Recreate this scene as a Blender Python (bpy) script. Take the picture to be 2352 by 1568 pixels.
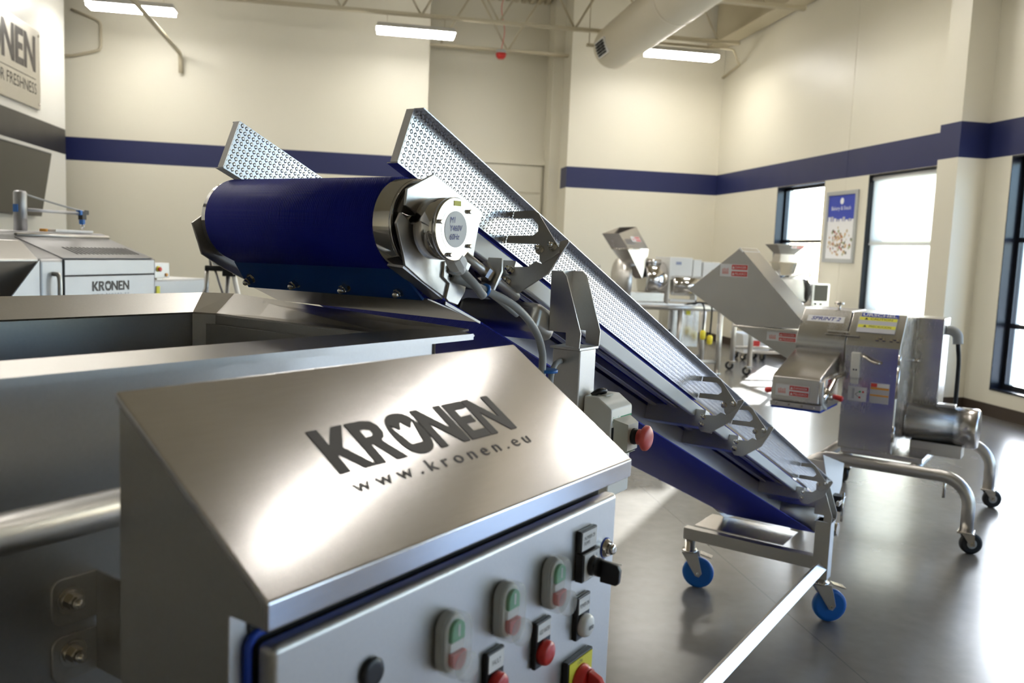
import bpy, bmesh, math, random
from mathutils import Vector, Matrix
random.seed(7)
for o in list(bpy.data.objects): bpy.data.objects.remove(o)
SC = bpy.context.scene
COL = SC.collection

# ------------------------------------------------------------------ camera
CAM_H = 1.55
YAW, PITCH, ROLL = 0.17816, 0.10543, -0.04138
fw = Vector((math.sin(YAW)*math.cos(PITCH), math.cos(YAW)*math.cos(PITCH), -math.sin(PITCH)))
rt = Vector((math.cos(YAW), -math.sin(YAW), 0))
dn = fw.cross(rt)
cr, sr = math.cos(ROLL), math.sin(ROLL)
ax = cr*rt + sr*dn
ay = -sr*rt + cr*dn
cam_d = bpy.data.cameras.new('camera')
cam = bpy.data.objects.new('camera', cam_d); COL.objects.link(cam)
M3 = Matrix((ax, -ay, -fw)).transposed()
cam.matrix_world = Matrix.Translation((0, 0, CAM_H)) @ M3.to_4x4()
cam_d.sensor_width = 36.0
cam_d.lens = 1984.4/2352*36.0
cam_d.clip_start = 0.02
cam_d.dof.use_dof = True
cam_d.dof.focus_distance = 1.75
cam_d.dof.aperture_fstop = 6.0
SC.camera = cam

# ------------------------------------------------------------------ world, sun, exposure
W = bpy.data.worlds.new('sky'); SC.world = W; W.use_nodes = True
nt = W.node_tree; nt.nodes.clear()
sky = nt.nodes.new('ShaderNodeTexSky'); sky.sky_type = 'NISHITA'; sky.sun_disc = False
sky.sun_elevation = math.radians(24); sky.sun_rotation = math.radians(35); sky.air_density = 1.0; sky.dust_density = 1.0
bg = nt.nodes.new('ShaderNodeBackground'); bg.inputs['Strength'].default_value = 1.05
wo = nt.nodes.new('ShaderNodeOutputWorld')
tint = nt.nodes.new('ShaderNodeMixRGB'); tint.blend_type = 'MULTIPLY'; tint.inputs[0].default_value = 1; tint.inputs[2].default_value = (.80, .93, 1.16, 1)
nt.links.new(sky.outputs[0], tint.inputs[1]); nt.links.new(tint.outputs[0], bg.inputs[0]); nt.links.new(bg.outputs[0], wo.inputs[0])
sun_d = bpy.data.lights.new('sun', 'SUN'); sun_d.energy = 34.0; sun_d.angle = 0.009; sun_d.color = (1, .98, .97)
sun = bpy.data.objects.new('sun', sun_d); COL.objects.link(sun)
sun.location = (12, 20, 6)
sun.rotation_euler = Vector((-1, -1.416, -0.46)).to_track_quat('-Z', 'Y').to_euler()
vs = SC.view_settings
vs.view_transform = 'Standard'; vs.look = 'None'; vs.gamma = 1.0; vs.use_curve_mapping = False
vs.exposure = 0.55
LAMP_STRENGTH = 34.0

# ------------------------------------------------------------------ materials
MATS = {}
def newmat(name):
    m = bpy.data.materials.new(name); m.use_nodes = True
    MATS[name] = m
    return m, m.node_tree, m.node_tree.nodes['Principled BSDF']
def P(name, col, rough=.5, metal=0., **kw):
    if name in MATS: return MATS[name]
    m, t, b = newmat(name)
    b.inputs['Base Color'].default_value = (*col, 1); b.inputs['Roughness'].default_value = rough
    b.inputs['Metallic'].default_value = metal
    for k, v in kw.items(): b.inputs[k.replace('_', ' ')].default_value = v
    # faint procedural variation so nothing is perfectly uniform
    tc = t.nodes.new('ShaderNodeTexCoord'); nz = t.nodes.new('ShaderNodeTexNoise'); nz.inputs['Scale'].default_value = 14
    mr = t.nodes.new('ShaderNodeMapRange'); mr.inputs[3].default_value = max(0, rough*.85); mr.inputs[4].default_value = min(1, rough*1.15)
    t.links.new(tc.outputs['Object'], nz.inputs['Vector']); t.links.new(nz.outputs[0], mr.inputs[0]); t.links.new(mr.outputs[0], b.inputs['Roughness'])
    return m
def steel(name, col, rough, stretch=(1, 1, 1), scale=60, bump=.02, var=.12, blot=.06):
    m, t, b = newmat(name)
    b.inputs['Metallic'].default_value = 1
    tc = t.nodes.new('ShaderNodeTexCoord'); mp = t.nodes.new('ShaderNodeMapping'); mp.inputs['Scale'].default_value = stretch
    nz = t.nodes.new('ShaderNodeTexNoise'); nz.inputs['Scale'].default_value = scale; nz.inputs['Detail'].default_value = 3
    t.links.new(tc.outputs['Object'], mp.inputs[0]); t.links.new(mp.outputs[0], nz.inputs['Vector'])
    n2 = t.nodes.new('ShaderNodeTexNoise'); n2.inputs['Scale'].default_value = 5; n2.inputs['Detail'].default_value = 4
    t.links.new(tc.outputs['Object'], n2.inputs['Vector'])
    add = t.nodes.new('ShaderNodeMath'); add.operation = 'ADD'
    m1 = t.nodes.new('ShaderNodeMapRange'); m1.inputs[3].default_value = rough*(1-var); m1.inputs[4].default_value = rough*(1+var)
    m2 = t.nodes.new('ShaderNodeMapRange'); m2.inputs[3].default_value = -blot; m2.inputs[4].default_value = blot
    t.links.new(nz.outputs[0], m1.inputs[0]); t.links.new(n2.outputs[0], m2.inputs[0])
    t.links.new(m1.outputs[0], add.inputs[0]); t.links.new(m2.outputs[0], add.inputs[1])
    t.links.new(add.outputs[0], b.inputs['Roughness'])
    cr_ = t.nodes.new('ShaderNodeMixRGB'); cr_.inputs[1].default_value = (*[c*.94 for c in col], 1); cr_.inputs[2].default_value = (*[min(1, c*1.06) for c in col], 1)
    t.links.new(nz.outputs[0], cr_.inputs[0]); t.links.new(cr_.outputs[0], b.inputs['Base Color'])
    if bump:
        bp = t.nodes.new('ShaderNodeBump'); bp.inputs['Strength'].default_value = bump; bp.inputs['Distance'].default_value = .002
        t.links.new(nz.outputs[0], bp.inputs['Height']); t.links.new(bp.outputs[0], b.inputs['Normal'])
    return m
blast = steel('bead_blasted_steel', (.60, .58, .55), .38, scale=260, bump=.03)
blast_dark = steel('tank_steel', (.54, .535, .53), .38, scale=220, bump=.03)
brushed = steel('brushed_steel', (.62, .595, .58), .25, stretch=(1, 14, 14), scale=26, bump=.015)
lid_steel = steel('lid_steel', (.70, .675, .67), .18, stretch=(1, 14, 14), scale=26, bump=.012, blot=.03)
brushed_z = steel('vertical_brushed_steel', (.62, .60, .57), .26, stretch=(14, 14, 1), scale=26, bump=.02)
polish = steel('polished_steel', (.72, .70, .68), .09, scale=30, bump=0, blot=.02)
bolt_m = steel('bolt_steel', (.70, .66, .60), .14, scale=60, bump=0, blot=.02)
alu = steel('machined_aluminium', (.80, .80, .80), .26, scale=80, bump=.01)
blackp = P('black_plastic', (.012, .012, .014), .35)
gap_shade = P('gap_shade_black', (.010, .010, .012), .7)  # near-black tone holds the shade of gaps, slots and recesses
greyp = P('grey_plastic', (.42, .43, .42), .45)
cablem = P('grey_cable_sheath', (.36, .37, .37), .45)
white_pl = P('white_plastic', (.80, .80, .79), .35)
cream_pl = P('cream_plastic', (.86, .84, .77), .35)
cream_dk = P('beige_plastic', (.62, .61, .52), .4)
redp = P('red_plastic', (.62, .035, .03), .3)
redcap = P('pale_red_plastic', (.72, .10, .08), .38)
yellowp = P('yellow_plastic', (.85, .70, .05), .4)
greenp = P('green_plastic', (.06, .36, .14), .35)
bluewheel = P('blue_wheel_plastic', (.01, .14, .52), .38)
bluescr = P('blue_scraper_plastic', (.005, .058, .27), .42)
bluegask = P('blue_gasket', (.006, .05, .42), .45)
bluetie = P('blue_cable_tie', (.02, .16, .55), .4)
ink = P('dark_print', (.055, .047, .045), .40)
inkblue = P('blue_print', (.02, .03, .28), .5)
inkblk = P('black_print', (.02, .02, .02), .5)
inkgreen = P('green_print', (.02, .42, .16), .5)
inkwhite = P('white_print', (.85, .85, .85), .5)
paper = P('sticker_white', (.82, .82, .82), .4)
paper_y = P('sticker_yellow', (.80, .76, .06), .45)
paper_r = P('sticker_red', (.66, .06, .05), .45)
paper_b = P('sticker_blue', (.03, .06, .42), .4)
paper_o = P('sticker_orange', (.75, .33, .04), .45)
paper_g = P('sticker_grey_text', (.52, .52, .55), .5)
navy_fr = P('window_frame_dark', (.008, .009, .013), .25)
blackrub = P('black_rubber', (.012, .012, .012), .55)
cream_st = P('cream_painted_steel', (.55, .49, .35), .5)
duct_m = P('painted_duct', (.66, .60, .47), .42)
white_paint = P('white_enamel', (.78, .78, .76), .3)
baseb = P('brown_vinyl', (.05, .035, .025), .45)
tv_m = P('dark_screen', (.018, .017, .015), .16)
sign_m = steel('sign_plate', (.58, .56, .52), .38, scale=150, bump=0)
lampbody = P('lamp_housing', (.70, .70, .68), .5)
ground_m = P('outdoor_paving', (.40, .42, .45), .9)

def clear(name, col=(1, 1, 1), rough=.05, alpha_mix=.75, ior=1.25):
    m = bpy.data.materials.new(name); m.use_nodes = True; t = m.node_tree; t.nodes.clear()
    out = t.nodes.new('ShaderNodeOutputMaterial'); mx = t.nodes.new('ShaderNodeMixShader')
    tr = t.nodes.new('ShaderNodeBsdfTransparent'); tr.inputs[0].default_value = (*col, 1)
    pr = t.nodes.new('ShaderNodeBsdfPrincipled'); pr.inputs['Base Color'].default_value = (.85, .85, .85, 1); pr.inputs['Roughness'].default_value = rough
    pr.inputs['IOR'].default_value = ior
    mx.inputs[0].default_value = 1-alpha_mix
    t.links.new(tr.outputs[0], mx.inputs[1]); t.links.new(pr.outputs[0], mx.inputs[2]); t.links.new(mx.outputs[0], out.inputs[0])
    return m
silicone = clear('clear_silicone', (.985, .985, .98), .12, .76)
def glass_pane():
    m = bpy.data.materials.new('window_glass'); m.use_nodes = True; t = m.node_tree; t.nodes.clear()
    out = t.nodes.new('ShaderNodeOutputMaterial'); mx = t.nodes.new('ShaderNodeMixShader')
    tr = t.nodes.new('ShaderNodeBsdfTransparent'); tr.inputs[0].default_value = (.95, .97, .97, 1)
    gl = t.nodes.new('ShaderNodeBsdfGlossy'); gl.inputs['Roughness'].default_value = .02
    mx.inputs[0].default_value = .06
    t.links.new(tr.outputs[0], mx.inputs[1]); t.links.new(gl.outputs[0], mx.inputs[2]); t.links.new(mx.outputs[0], out.inputs[0])
    return m
glass = glass_pane()
def blind_mat():
    m = bpy.data.materials.new('blind_fabric'); m.use_nodes = True; t = m.node_tree; t.nodes.clear()
    out = t.nodes.new('ShaderNodeOutputMaterial'); mx = t.nodes.new('ShaderNodeMixShader'); mx.inputs[0].default_value = .6
    d = t.nodes.new('ShaderNodeBsdfDiffuse'); d.inputs[0].default_value = (.85, .84, .78, 1)
    l = t.nodes.new('ShaderNodeBsdfTranslucent'); l.inputs[0].default_value = (.92, .92, .85, 1)
    t.links.new(d.outputs[0], mx.inputs[1]); t.links.new(l.outputs[0], mx.inputs[2]); t.links.new(mx.outputs[0], out.inputs[0])
    return m
blindm = blind_mat()
def emit(name, col, s):
    m = bpy.data.materials.new(name); m.use_nodes = True; t = m.node_tree; t.nodes.clear()
    out = t.nodes.new('ShaderNodeOutputMaterial'); e = t.nodes.new('ShaderNodeEmission'); e.inputs[0].default_value = (*col, 1); e.inputs[1].default_value = s
    t.links.new(e.outputs[0], out.inputs[0]); return m
lamp_emit = emit('lamp_diffuser', (1, .965, .90), LAMP_STRENGTH)

def banded_wall(name, base, band, z0, z1, rough=.4, band_rough=.35):
    """painted wall: one flat painted stripe by height"""
    m, t, b = newmat(name)
    b.inputs['Roughness'].default_value = rough
    geo = t.nodes.new('ShaderNodeNewGeometry'); sp = t.nodes.new('ShaderNodeSeparateXYZ')
    t.links.new(geo.outputs['Position'], sp.inputs[0])
    a = t.nodes.new('ShaderNodeMath'); a.operation = 'GREATER_THAN'; a.inputs[1].default_value = z0
    c = t.nodes.new('ShaderNodeMath'); c.operation = 'LESS_THAN'; c.inputs[1].default_value = z1
    mu = t.nodes.new('ShaderNodeMath'); mu.operation = 'MULTIPLY'
    t.links.new(sp.outputs['Z'], a.inputs[0]); t.links.new(sp.outputs['Z'], c.inputs[0])
    t.links.new(a.outputs[0], mu.inputs[0]); t.links.new(c.outputs[0], mu.inputs[1])
    mx = t.nodes.new('ShaderNodeMixRGB'); mx.inputs[1].default_value = (*base, 1); mx.inputs[2].default_value = (*band, 1)
    t.links.new(mu.outputs[0], mx.inputs[0]); t.links.new(mx.outputs[0], b.inputs['Base Color'])
    nz = t.nodes.new('ShaderNodeTexNoise'); nz.inputs['Scale'].default_value = 2.2; nz.inputs['Detail'].default_value = 3
    t.links.new(geo.outputs['Position'], nz.inputs['Vector'])
    mr = t.nodes.new('ShaderNodeMapRange'); mr.inputs[3].default_value = rough-.06; mr.inputs[4].default_value = rough+.08
    t.links.new(nz.outputs[0], mr.inputs[0]); t.links.new(mr.outputs[0], b.inputs['Roughness'])
    return m
CREAM = (.74, .70, .58)
wall_m = banded_wall('cream_wall_navy_band', CREAM, (.012, .018, .085), 2.738, 3.118, .42)
wall_plain = banded_wall('cream_wall', CREAM, CREAM, 0, 1, .45)
wall_white = banded_wall('white_wall_dulled_navy_band', (.76, .75, .70), (.016, .015, .014), 2.738, 3.118, .30)  # same navy stripe; its dull grey reflected look is put into the colour

def floor_mat():
    m, t, b = newmat('polished_concrete')
    geo = t.nodes.new('ShaderNodeNewGeometry')
    n1 = t.nodes.new('ShaderNodeTexNoise'); n1.inputs['Scale'].default_value = .9; n1.inputs['Detail'].default_value = 6
    n2 = t.nodes.new('ShaderNodeTexNoise'); n2.inputs['Scale'].default_value = 14; n2.inputs['Detail'].default_value = 5
    t.links.new(geo.outputs['Position'], n1.inputs['Vector']); t.links.new(geo.outputs['Position'], n2.inputs['Vector'])
    r = t.nodes.new('ShaderNodeValToRGB'); r.color_ramp.elements[0].color = (.125, .116, .102, 1); r.color_ramp.elements[1].color = (.185, .174, .156, 1)
    r.color_ramp.elements[0].position = .3; r.color_ramp.elements[1].position = .7
    mx = t.nodes.new('ShaderNodeMixRGB'); mx.blend_type = 'MULTIPLY'; mx.inputs[0].default_value = .25
    t.links.new(n1.outputs[0], r.inputs[0]); t.links.new(r.outputs[0], mx.inputs[1]); t.links.new(n2.outputs[0], mx.inputs[2])
    # saw-cut joints every 3.2 m
    sp = t.nodes.new('ShaderNodeSeparateXYZ'); t.links.new(geo.outputs['Position'], sp.inputs[0])
    outs = []
    for ax_, off in (('X', 1.3), ('Y', .6)):
        ad = t.nodes.new('ShaderNodeMath'); ad.operation = 'ADD'; ad.inputs[1].default_value = off + 32
        mo = t.nodes.new('ShaderNodeMath'); mo.operation = 'MODULO'; mo.inputs[1].default_value = 3.2
        lt = t.nodes.new('ShaderNodeMath'); lt.operation = 'LESS_THAN'; lt.inputs[1].default_value = .006
        t.links.new(sp.outputs[ax_], ad.inputs[0]); t.links.new(ad.outputs[0], mo.inputs[0]); t.links.new(mo.outputs[0], lt.inputs[0]); outs.append(lt)
    mxm = t.nodes.new('ShaderNodeMath'); mxm.operation = 'MAXIMUM'; t.links.new(outs[0].outputs[0], mxm.inputs[0]); t.links.new(outs[1].outputs[0], mxm.inputs[1])
    m3 = t.nodes.new('ShaderNodeMixRGB'); m3.inputs[2].default_value = (.09, .085, .08, 1)
    t.links.new(mxm.outputs[0], m3.inputs[0]); t.links.new(mx.outputs[0], m3.inputs[1]); t.links.new(m3.outputs[0], b.inputs['Base Color'])
    mr = t.nodes.new('ShaderNodeMapRange'); mr.inputs[3].default_value = .17; mr.inputs[4].default_value = .30
    t.links.new(n1.outputs[0], mr.inputs[0]); t.links.new(mr.outputs[0], b.inputs['Roughness'])
    b.inputs['Specular IOR Level'].default_value = .75
    bp = t.nodes.new('ShaderNodeBump'); bp.inputs['Strength'].default_value = .02; bp.inputs['Distance'].default_value = .01
    t.links.new(n2.outputs[0], bp.inputs['Height']); t.links.new(bp.outputs[0], b.inputs['Normal'])
    return m
floor_m = floor_mat()

def wave_bump(name, col, rough, metal, fx, fy, axes, dist, strength, stagger=False, spec=.5):
    """regular raised pattern: sin*sin grid over two object axes"""
    m, t, b = newmat(name)
    b.inputs['Base Color'].default_value = (*col, 1); b.inputs['Roughness'].default_value = rough; b.inputs['Metallic'].default_value = metal
    b.inputs['Specular IOR Level'].default_value = spec
    tc = t.nodes.new('ShaderNodeTexCoord'); sp = t.nodes.new('ShaderNodeSeparateXYZ'); t.links.new(tc.outputs['Object'], sp.inputs[0])
    def sinof(sock, f):
        mu = t.nodes.new('ShaderNodeMath'); mu.operation = 'MULTIPLY'; mu.inputs[1].default_value = f
        si = t.nodes.new('ShaderNodeMath'); si.operation = 'SINE'
        t.links.new(sock, mu.inputs[0]); t.links.new(mu.outputs[0], si.inputs[0]); return si.outputs[0]
    a, c = sp.outputs[axes[0]], sp.outputs[axes[1]]
    if stagger:
        ad = t.nodes.new('ShaderNodeMath'); t.links.new(a, ad.inputs[0]); t.links.new(c, ad.inputs[1])
        su = t.nodes.new('ShaderNodeMath'); su.operation = 'SUBTRACT'; t.links.new(a, su.inputs[0]); t.links.new(c, su.inputs[1])
        a, c = ad.outputs[0], su.outputs[0]
    mu = t.nodes.new('ShaderNodeMath'); mu.operation = 'MULTIPLY'
    t.links.new(sinof(a, fx), mu.inputs[0]); t.links.new(sinof(c, fy), mu.inputs[1])
    src = mu.outputs[0]
    if stagger:
        mr = t.nodes.new('ShaderNodeMapRange'); mr.interpolation_type = 'SMOOTHSTEP'; mr.inputs[1].default_value = .05; mr.inputs[2].default_value = .75
        t.links.new(src, mr.inputs[0]); src = mr.outputs[0]
    bp = t.nodes.new('ShaderNodeBump'); bp.inputs['Strength'].default_value = strength; bp.inputs['Distance'].default_value = dist
    t.links.new(src, bp.inputs['Height']); t.links.new(bp.outputs[0], b.inputs['Normal'])
    return m
dimple = wave_bump('dimpled_steel', (.56, .56, .58), .27, 1, 285, 285, ('X', 'Z'), .0030, 1.0, True)
belt_m = wave_bump('blue_belt', (.012, .020, .31), .55, 0, 1500, 1500, ('X', 'Y'), .0010, .5, False, .12)
mesh_grill = wave_bump('perforated_grey', (.10, .095, .08), .6, 0, 260, 260, ('X', 'Z'), .004, 1.0, True)

# ------------------------------------------------------------------ mesh helpers
class MB:
    def __init__(s): s.v = []; s.f = []; s.sm = []
    def add(s, vs_, fs, smooth=False):
        k = len(s.v); s.v += [tuple(p) for p in vs_]
        for i, f in enumerate(fs):
            s.f.append([k+j for j in f]); s.sm.append(smooth if isinstance(smooth, bool) else smooth[i])
        return s
    def box(s, x0, x1, y0, y1, z0, z1):
        return s.add([(x0,y0,z0),(x1,y0,z0),(x1,y1,z0),(x0,y1,z0),(x0,y0,z1),(x1,y0,z1),(x1,y1,z1),(x0,y1,z1)],
                     [(0,3,2,1),(4,5,6,7),(0,1,5,4),(1,2,6,5),(2,3,7,6),(3,0,4,7)])
    def prism(s, pts, vec):
        """closed polygon of 3D points extruded by vec"""
        n = len(pts); vec = Vector(vec); pts = [Vector(p) for p in pts]
        nrm = Vector((0, 0, 0))
        for i in range(n): nrm += pts[i].cross(pts[(i+1) % n])
        if nrm.dot(vec) > 0: pts = pts[::-1]
        q = [p+vec for p in pts]
        return s.add(pts+q, [tuple(range(n)), tuple(range(2*n-1, n-1, -1))] + [(i, i+n, (i+1) % n+n, (i+1) % n)[::1] for i in range(n)])
    def ring(s, c, a, r, n, ph=0):
        a = Vector(a).normalized(); u = a.orthogonal().normalized(); w = a.cross(u)
        return [Vector(c)+r*(math.cos(2*math.pi*i/n+ph)*u+math.sin(2*math.pi*i/n+ph)*w) for i in range(n)]
    def lathe(s, c, a, prof, n=24, smooth=True, ph=0):
        """prof: list of (dist along axis, radius); capped at both ends"""
        a = Vector(a).normalized(); c = Vector(c); rows = [s.ring(c+a*d, a, max(r, 1e-5), n, ph) for d, r in prof]
        vs_ = [p for row in rows for p in row]; fs = []; sm = []
        for k in range(len(rows)-1):
            d0, r0 = prof[k]; d1, r1 = prof[k+1]
            for i in range(n):
                j = (i+1) % n; fs.append((k*n+i, k*n+j, (k+1)*n+j, (k+1)*n+i)); sm.append(smooth and abs(d1-d0) > 1e-7)
        fs.append(tuple(range(n-1, -1, -1))); sm.append(False)
        fs.append(tuple(range((len(rows)-1)*n, len(rows)*n))); sm.append(False)
        return s.add(vs_, fs, sm)
    def cyl(s, p0, p1, r, n=20, r1=None, smooth=True):
        p0 = Vector(p0); p1 = Vector(p1); L_ = (p1-p0).length
        return s.lathe(p0, p1-p0, [(0, r), (L_, r if r1 is None else r1)], n, smooth)
    def tube(s, pts, r, n=12):
        pts = [Vector(p) for p in pts]; rows = []; u = None
        for i, p in enumerate(pts):
            t_ = (pts[min(i+1, len(pts)-1)]-pts[max(i-1, 0)]).normalized()
            if u is None: u = t_.orthogonal().normalized()
            else: u = (u-t_*u.dot(t_)).normalized()
            w = t_.cross(u); rows.append([p+r*(math.cos(2*math.pi*k/n)*u+math.sin(2*math.pi*k/n)*w) for k in range(n)])
        vs_ = [p for row in rows for p in row]; fs = []; sm = []
        for k in range(len(rows)-1):
            for i in range(n):
                j = (i+1) % n; fs.append((k*n+i, k*n+j, (k+1)*n+j, (k+1)*n+i)); sm.append(True)
        fs += [tuple(range(n-1, -1, -1)), tuple(range((len(rows)-1)*n, len(rows)*n))]; sm += [False, False]
        return s.add(vs_, fs, sm)
    def plate(s, pts, th):
        """polygon sheet with thickness th along its normal (towards the back)"""
        pts = [Vector(p) for p in pts]; n = Vector((0, 0, 0))
        for i in range(len(pts)): n += pts[i].cross(pts[(i+1) % len(pts)])
        return s.prism(pts, -n.normalized()*th)
def curve_pts(ctrl, n=8):
    """Catmull-Rom through control points"""
    c = [Vector(p) for p in ctrl]; c = [2*c[0]-c[1]] + c + [2*c[-1]-c[-2]]; out = []
    for i in range(1, len(c)-2):
        for k in range(n):
            t = k/n; p0, p1, p2, p3 = c[i-1:i+3]
            out.append(.5*((2*p1)+(-p0+p2)*t+(2*p0-5*p1+4*p2-p3)*t*t+(-p0+3*p1-3*p2+p3)*t**3))
    return out + [c[-2]]
def fillet_path(pts, r, n=8):
    pts = [Vector(p) for p in pts]; out = [pts[0]]
    for i in range(1, len(pts)-1):
        a = (pts[i-1]-pts[i]).normalized(); b = (pts[i+1]-pts[i]).normalized(); ang = a.angle(b); d = r/math.tan(ang/2)
        p0 = pts[i]+a*d; p1 = pts[i]+b*d; c = pts[i]+(a+b).normalized()*(r/math.sin(ang/2))
        for k in range(n+1):
            t = k/n; v0 = p0-c; v1 = p1-c; th = v0.angle(v1)
            out.append(c+(v0*math.sin((1-t)*th)+v1*math.sin(t*th))/math.sin(th))
    return out + [pts[-1]]
def mesh_of(mb, name, mat):
    me = bpy.data.meshes.new(name); me.from_pydata(mb.v, [], mb.f); me.polygons.foreach_set('use_smooth', mb.sm)
    bm = bmesh.new(); bm.from_mesh(me); bmesh.ops.recalc_face_normals(bm, faces=bm.faces); bm.to_mesh(me); bm.free()
    me.materials.append(mat); me.update(); return me
def obj(name, mb, mat, parent=None, bevel=0, seg=2, base=None):
    me = mesh_of(mb, name, mat); o = bpy.data.objects.new(name, me); COL.objects.link(o)
    if parent is not None: o.parent = parent
    if bevel:
        b = o.modifiers.new('bevel', 'BEVEL'); b.width = bevel; b.segments = seg; b.limit_method = 'ANGLE'; b.angle_limit = math.radians(40); b.harden_normals = True
        me.polygons.foreach_set('use_smooth', [True]*len(me.polygons))
    return o
def inst(name, me, parent, loc, rot=None, scale=None):
    o = bpy.data.objects.new(name, me); COL.objects.link(o); o.parent = parent; o.location = loc
    if rot is not None: o.rotation_mode = 'QUATERNION'; o.rotation_quaternion = rot
    if scale: o.scale = scale
    return o
def tag(o, label=None, cat=None, group=None, kind=None):
    for k, v in (('label', label), ('category', cat), ('group', group), ('kind', kind)):
        if v: o[k] = v
    return o
def thing(name, label, cat, loc=(0, 0, 0), rz=0, group=None):
    o = bpy.data.objects.new(name, None); COL.objects.link(o); o.empty_display_size = .1
    o.location = loc; o.rotation_euler = (0, 0, rz)
    return tag(o, label, cat, group)
def struct(name, mb, mat, parent=None, bevel=0):
    o = obj(name, mb, mat, parent, bevel)
    o['kind'] = 'structure'; return o
def to_mesh(tmp):
    COL.objects.link(tmp); dg = bpy.context.evaluated_depsgraph_get(); dg.update()
    me = bpy.data.meshes.new_from_object(tmp.evaluated_get(dg)); bpy.data.objects.remove(tmp); return me
def fit_flat(me, name, mat, parent, o0, ux, uy, width, height, lift=.0006):
    """place a flat 2D mesh so its bounds fill width x height from o0 along ux, uy"""
    xs = [v.co.x for v in me.vertices]; ys = [v.co.y for v in me.vertices]
    x0, x1, y0, y1 = min(xs), max(xs), min(ys), max(ys)
    ux = Vector(ux).normalized(); uy = Vector(uy).normalized(); n = ux.cross(uy)
    k = width/(x1-x0); h = k if height is None else height/(y1-y0)
    for v in me.vertices: v.co = Vector(o0)+ux*((v.co.x-x0)*k)+uy*((v.co.y-y0)*h)+n*lift
    me.materials.clear(); me.materials.append(mat); me.name = name
    o = bpy.data.objects.new(name, me); COL.objects.link(o); o.parent = parent; return o
def text(body, mat, parent, o0, ux, uy, width, height=None, space=1.0, lift=.0006, name='lettering', shear=0, bold=0):
    cu = bpy.data.curves.new('t', 'FONT'); cu.body = body; cu.size = 1; cu.space_character = space; cu.resolution_u = 3; cu.shear = shear; cu.offset = bold
    return fit_flat(to_mesh(bpy.data.objects.new('t', cu)), name, mat, parent, o0, ux, uy, width, height, lift)
def crown_logo_mesh():
    N = lambda d: [(.297+d, 0), (.297+d, 1), (.309+d, 1), (.336+d, .38), (.336+d, 1), (.349+d, 1), (.349+d, 0), (.337+d, 0), (.310+d, .62), (.310+d, 0)]
    el = []
    for i in range(36):
        a = 2*math.pi*i/36; c, s_ = math.cos(a), math.sin(a)
        el.append((.2715+.0245*(abs(c)**.8)*(1 if c >= 0 else -1), .5+.52*(abs(s_)**.85)*(1 if s_ >= 0 else -1)))
    polys = [[(.149, 1), (.163, 1), (.163, .62), (.181, 1), (.1965, 1), (.1765, .52), (.198, .02), (.198, 0), (.182, 0), (.1635, .42), (.1635, 0), (.149, 0)],
             [(.1985, 0), (.1985, 1), (.222, 1), (.234, .95), (.2395, .83), (.2395, .66), (.235, .54), (.229, .49), (.244, 0), (.228, 0), (.214, .44), (.212, .44), (.212, 0)],
             [(.212, .8), (.220, .8), (.225, .76), (.225, .66), (.220, .62), (.212, .62)],
             el,
             [(.2625, .24), (.2805, .24), (.290, .78), (.2795, .60), (.2715, .80), (.2635, .60), (.253, .78)],
             N(0), [(.352, 0), (.352, 1), (.387, 1), (.387, .8), (.366, .8), (.366, .6), (.384, .6), (.384, .41), (.366, .41), (.366, .2), (.388, .2), (.388, 0)], N(.092)]
    cu = bpy.data.curves.new('logo', 'CURVE'); cu.dimensions = '2D'; cu.fill_mode = 'BOTH'
    for pl in polys:
        sp = cu.splines.new('POLY'); sp.points.add(len(pl)-1); sp.use_cyclic_u = True
        for i, (x, y) in enumerate(pl): sp.points[i].co = (x, y*.059, 0, 1)
    return to_mesh(bpy.data.objects.new('logo', cu))
LOGO = crown_logo_mesh()
def logo(mat, parent, o0, ux, uy, width, height, lift=.0006, name='logo'):
    return fit_flat(LOGO.copy(), name, mat, parent, o0, ux, uy, width, height, lift)

# machine frame: local x = along the conveyor (away to the right), local y = across it (away to the left)
TH = 0.76865
PHI = math.pi/2-TH
def fr(l, w, z=0):
    return Vector((math.sin(TH)*l-math.cos(TH)*w, math.cos(TH)*l+math.sin(TH)*w, z))
class Frame:
    """builder for a thing whose coordinates are given in (l, w, z) with a base point"""
    def __init__(s, name, label, cat, base, rz=PHI, origin=None, group=None):
        loc = fr(*base) if origin is None else origin
        s.b = Vector((base[0], base[1], 0)) if origin is None else Vector((0, 0, 0))
        s.root = thing(name, label, cat, (loc[0], loc[1], 0), rz, group)
    def shift(s, mb):
        mb.v = [(p[0]-s.b.x, p[1]-s.b.y, p[2]) for p in mb.v]; return mb
    def part(s, name, mb, mat, parent=None, bevel=0, seg=2):
        return obj(name, s.shift(mb), mat, parent or s.root, bevel, seg)
    def p(s, l, w, z): return Vector((l-s.b.x, w-s.b.y, z))
    def inst(s, name, me, loc, rot=None, parent=None, scale=None): return inst(name, me, parent or s.root, s.p(*loc), rot, scale)
    def text(s, body, mat, o0, ux, uy, width, height=None, parent=None, **kw): return text(body, mat, parent or s.root, s.p(*o0), ux, uy, width, height, **kw)
def aim(v): return Vector((0, 0, 1)).rotation_difference(Vector(v))

# shared bolt: washer, hexagon nut, domed end (axis +z, unit = metres for M8)
def bolt_mesh(s=1.0):
    b = MB()
    b.lathe((0, 0, 0), (0, 0, 1), [(0, .0085*s), (.0018*s, .0085*s)], 20)
    b.lathe((0, 0, .0018*s), (0, 0, 1), [(0, .0066*s), (.0065*s, .0066*s)], 6, False)
    b.lathe((0, 0, .0083*s), (0, 0, 1), [(0, .0050*s), (.003*s, .0048*s), (.0055*s, .0036*s), (.0068*s, .0012*s)], 14)
    return mesh_of(b, 'bolt', bolt_m)
BOLT = bolt_mesh(1.0)
BIGBOLT = bolt_mesh(1.25)

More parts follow.
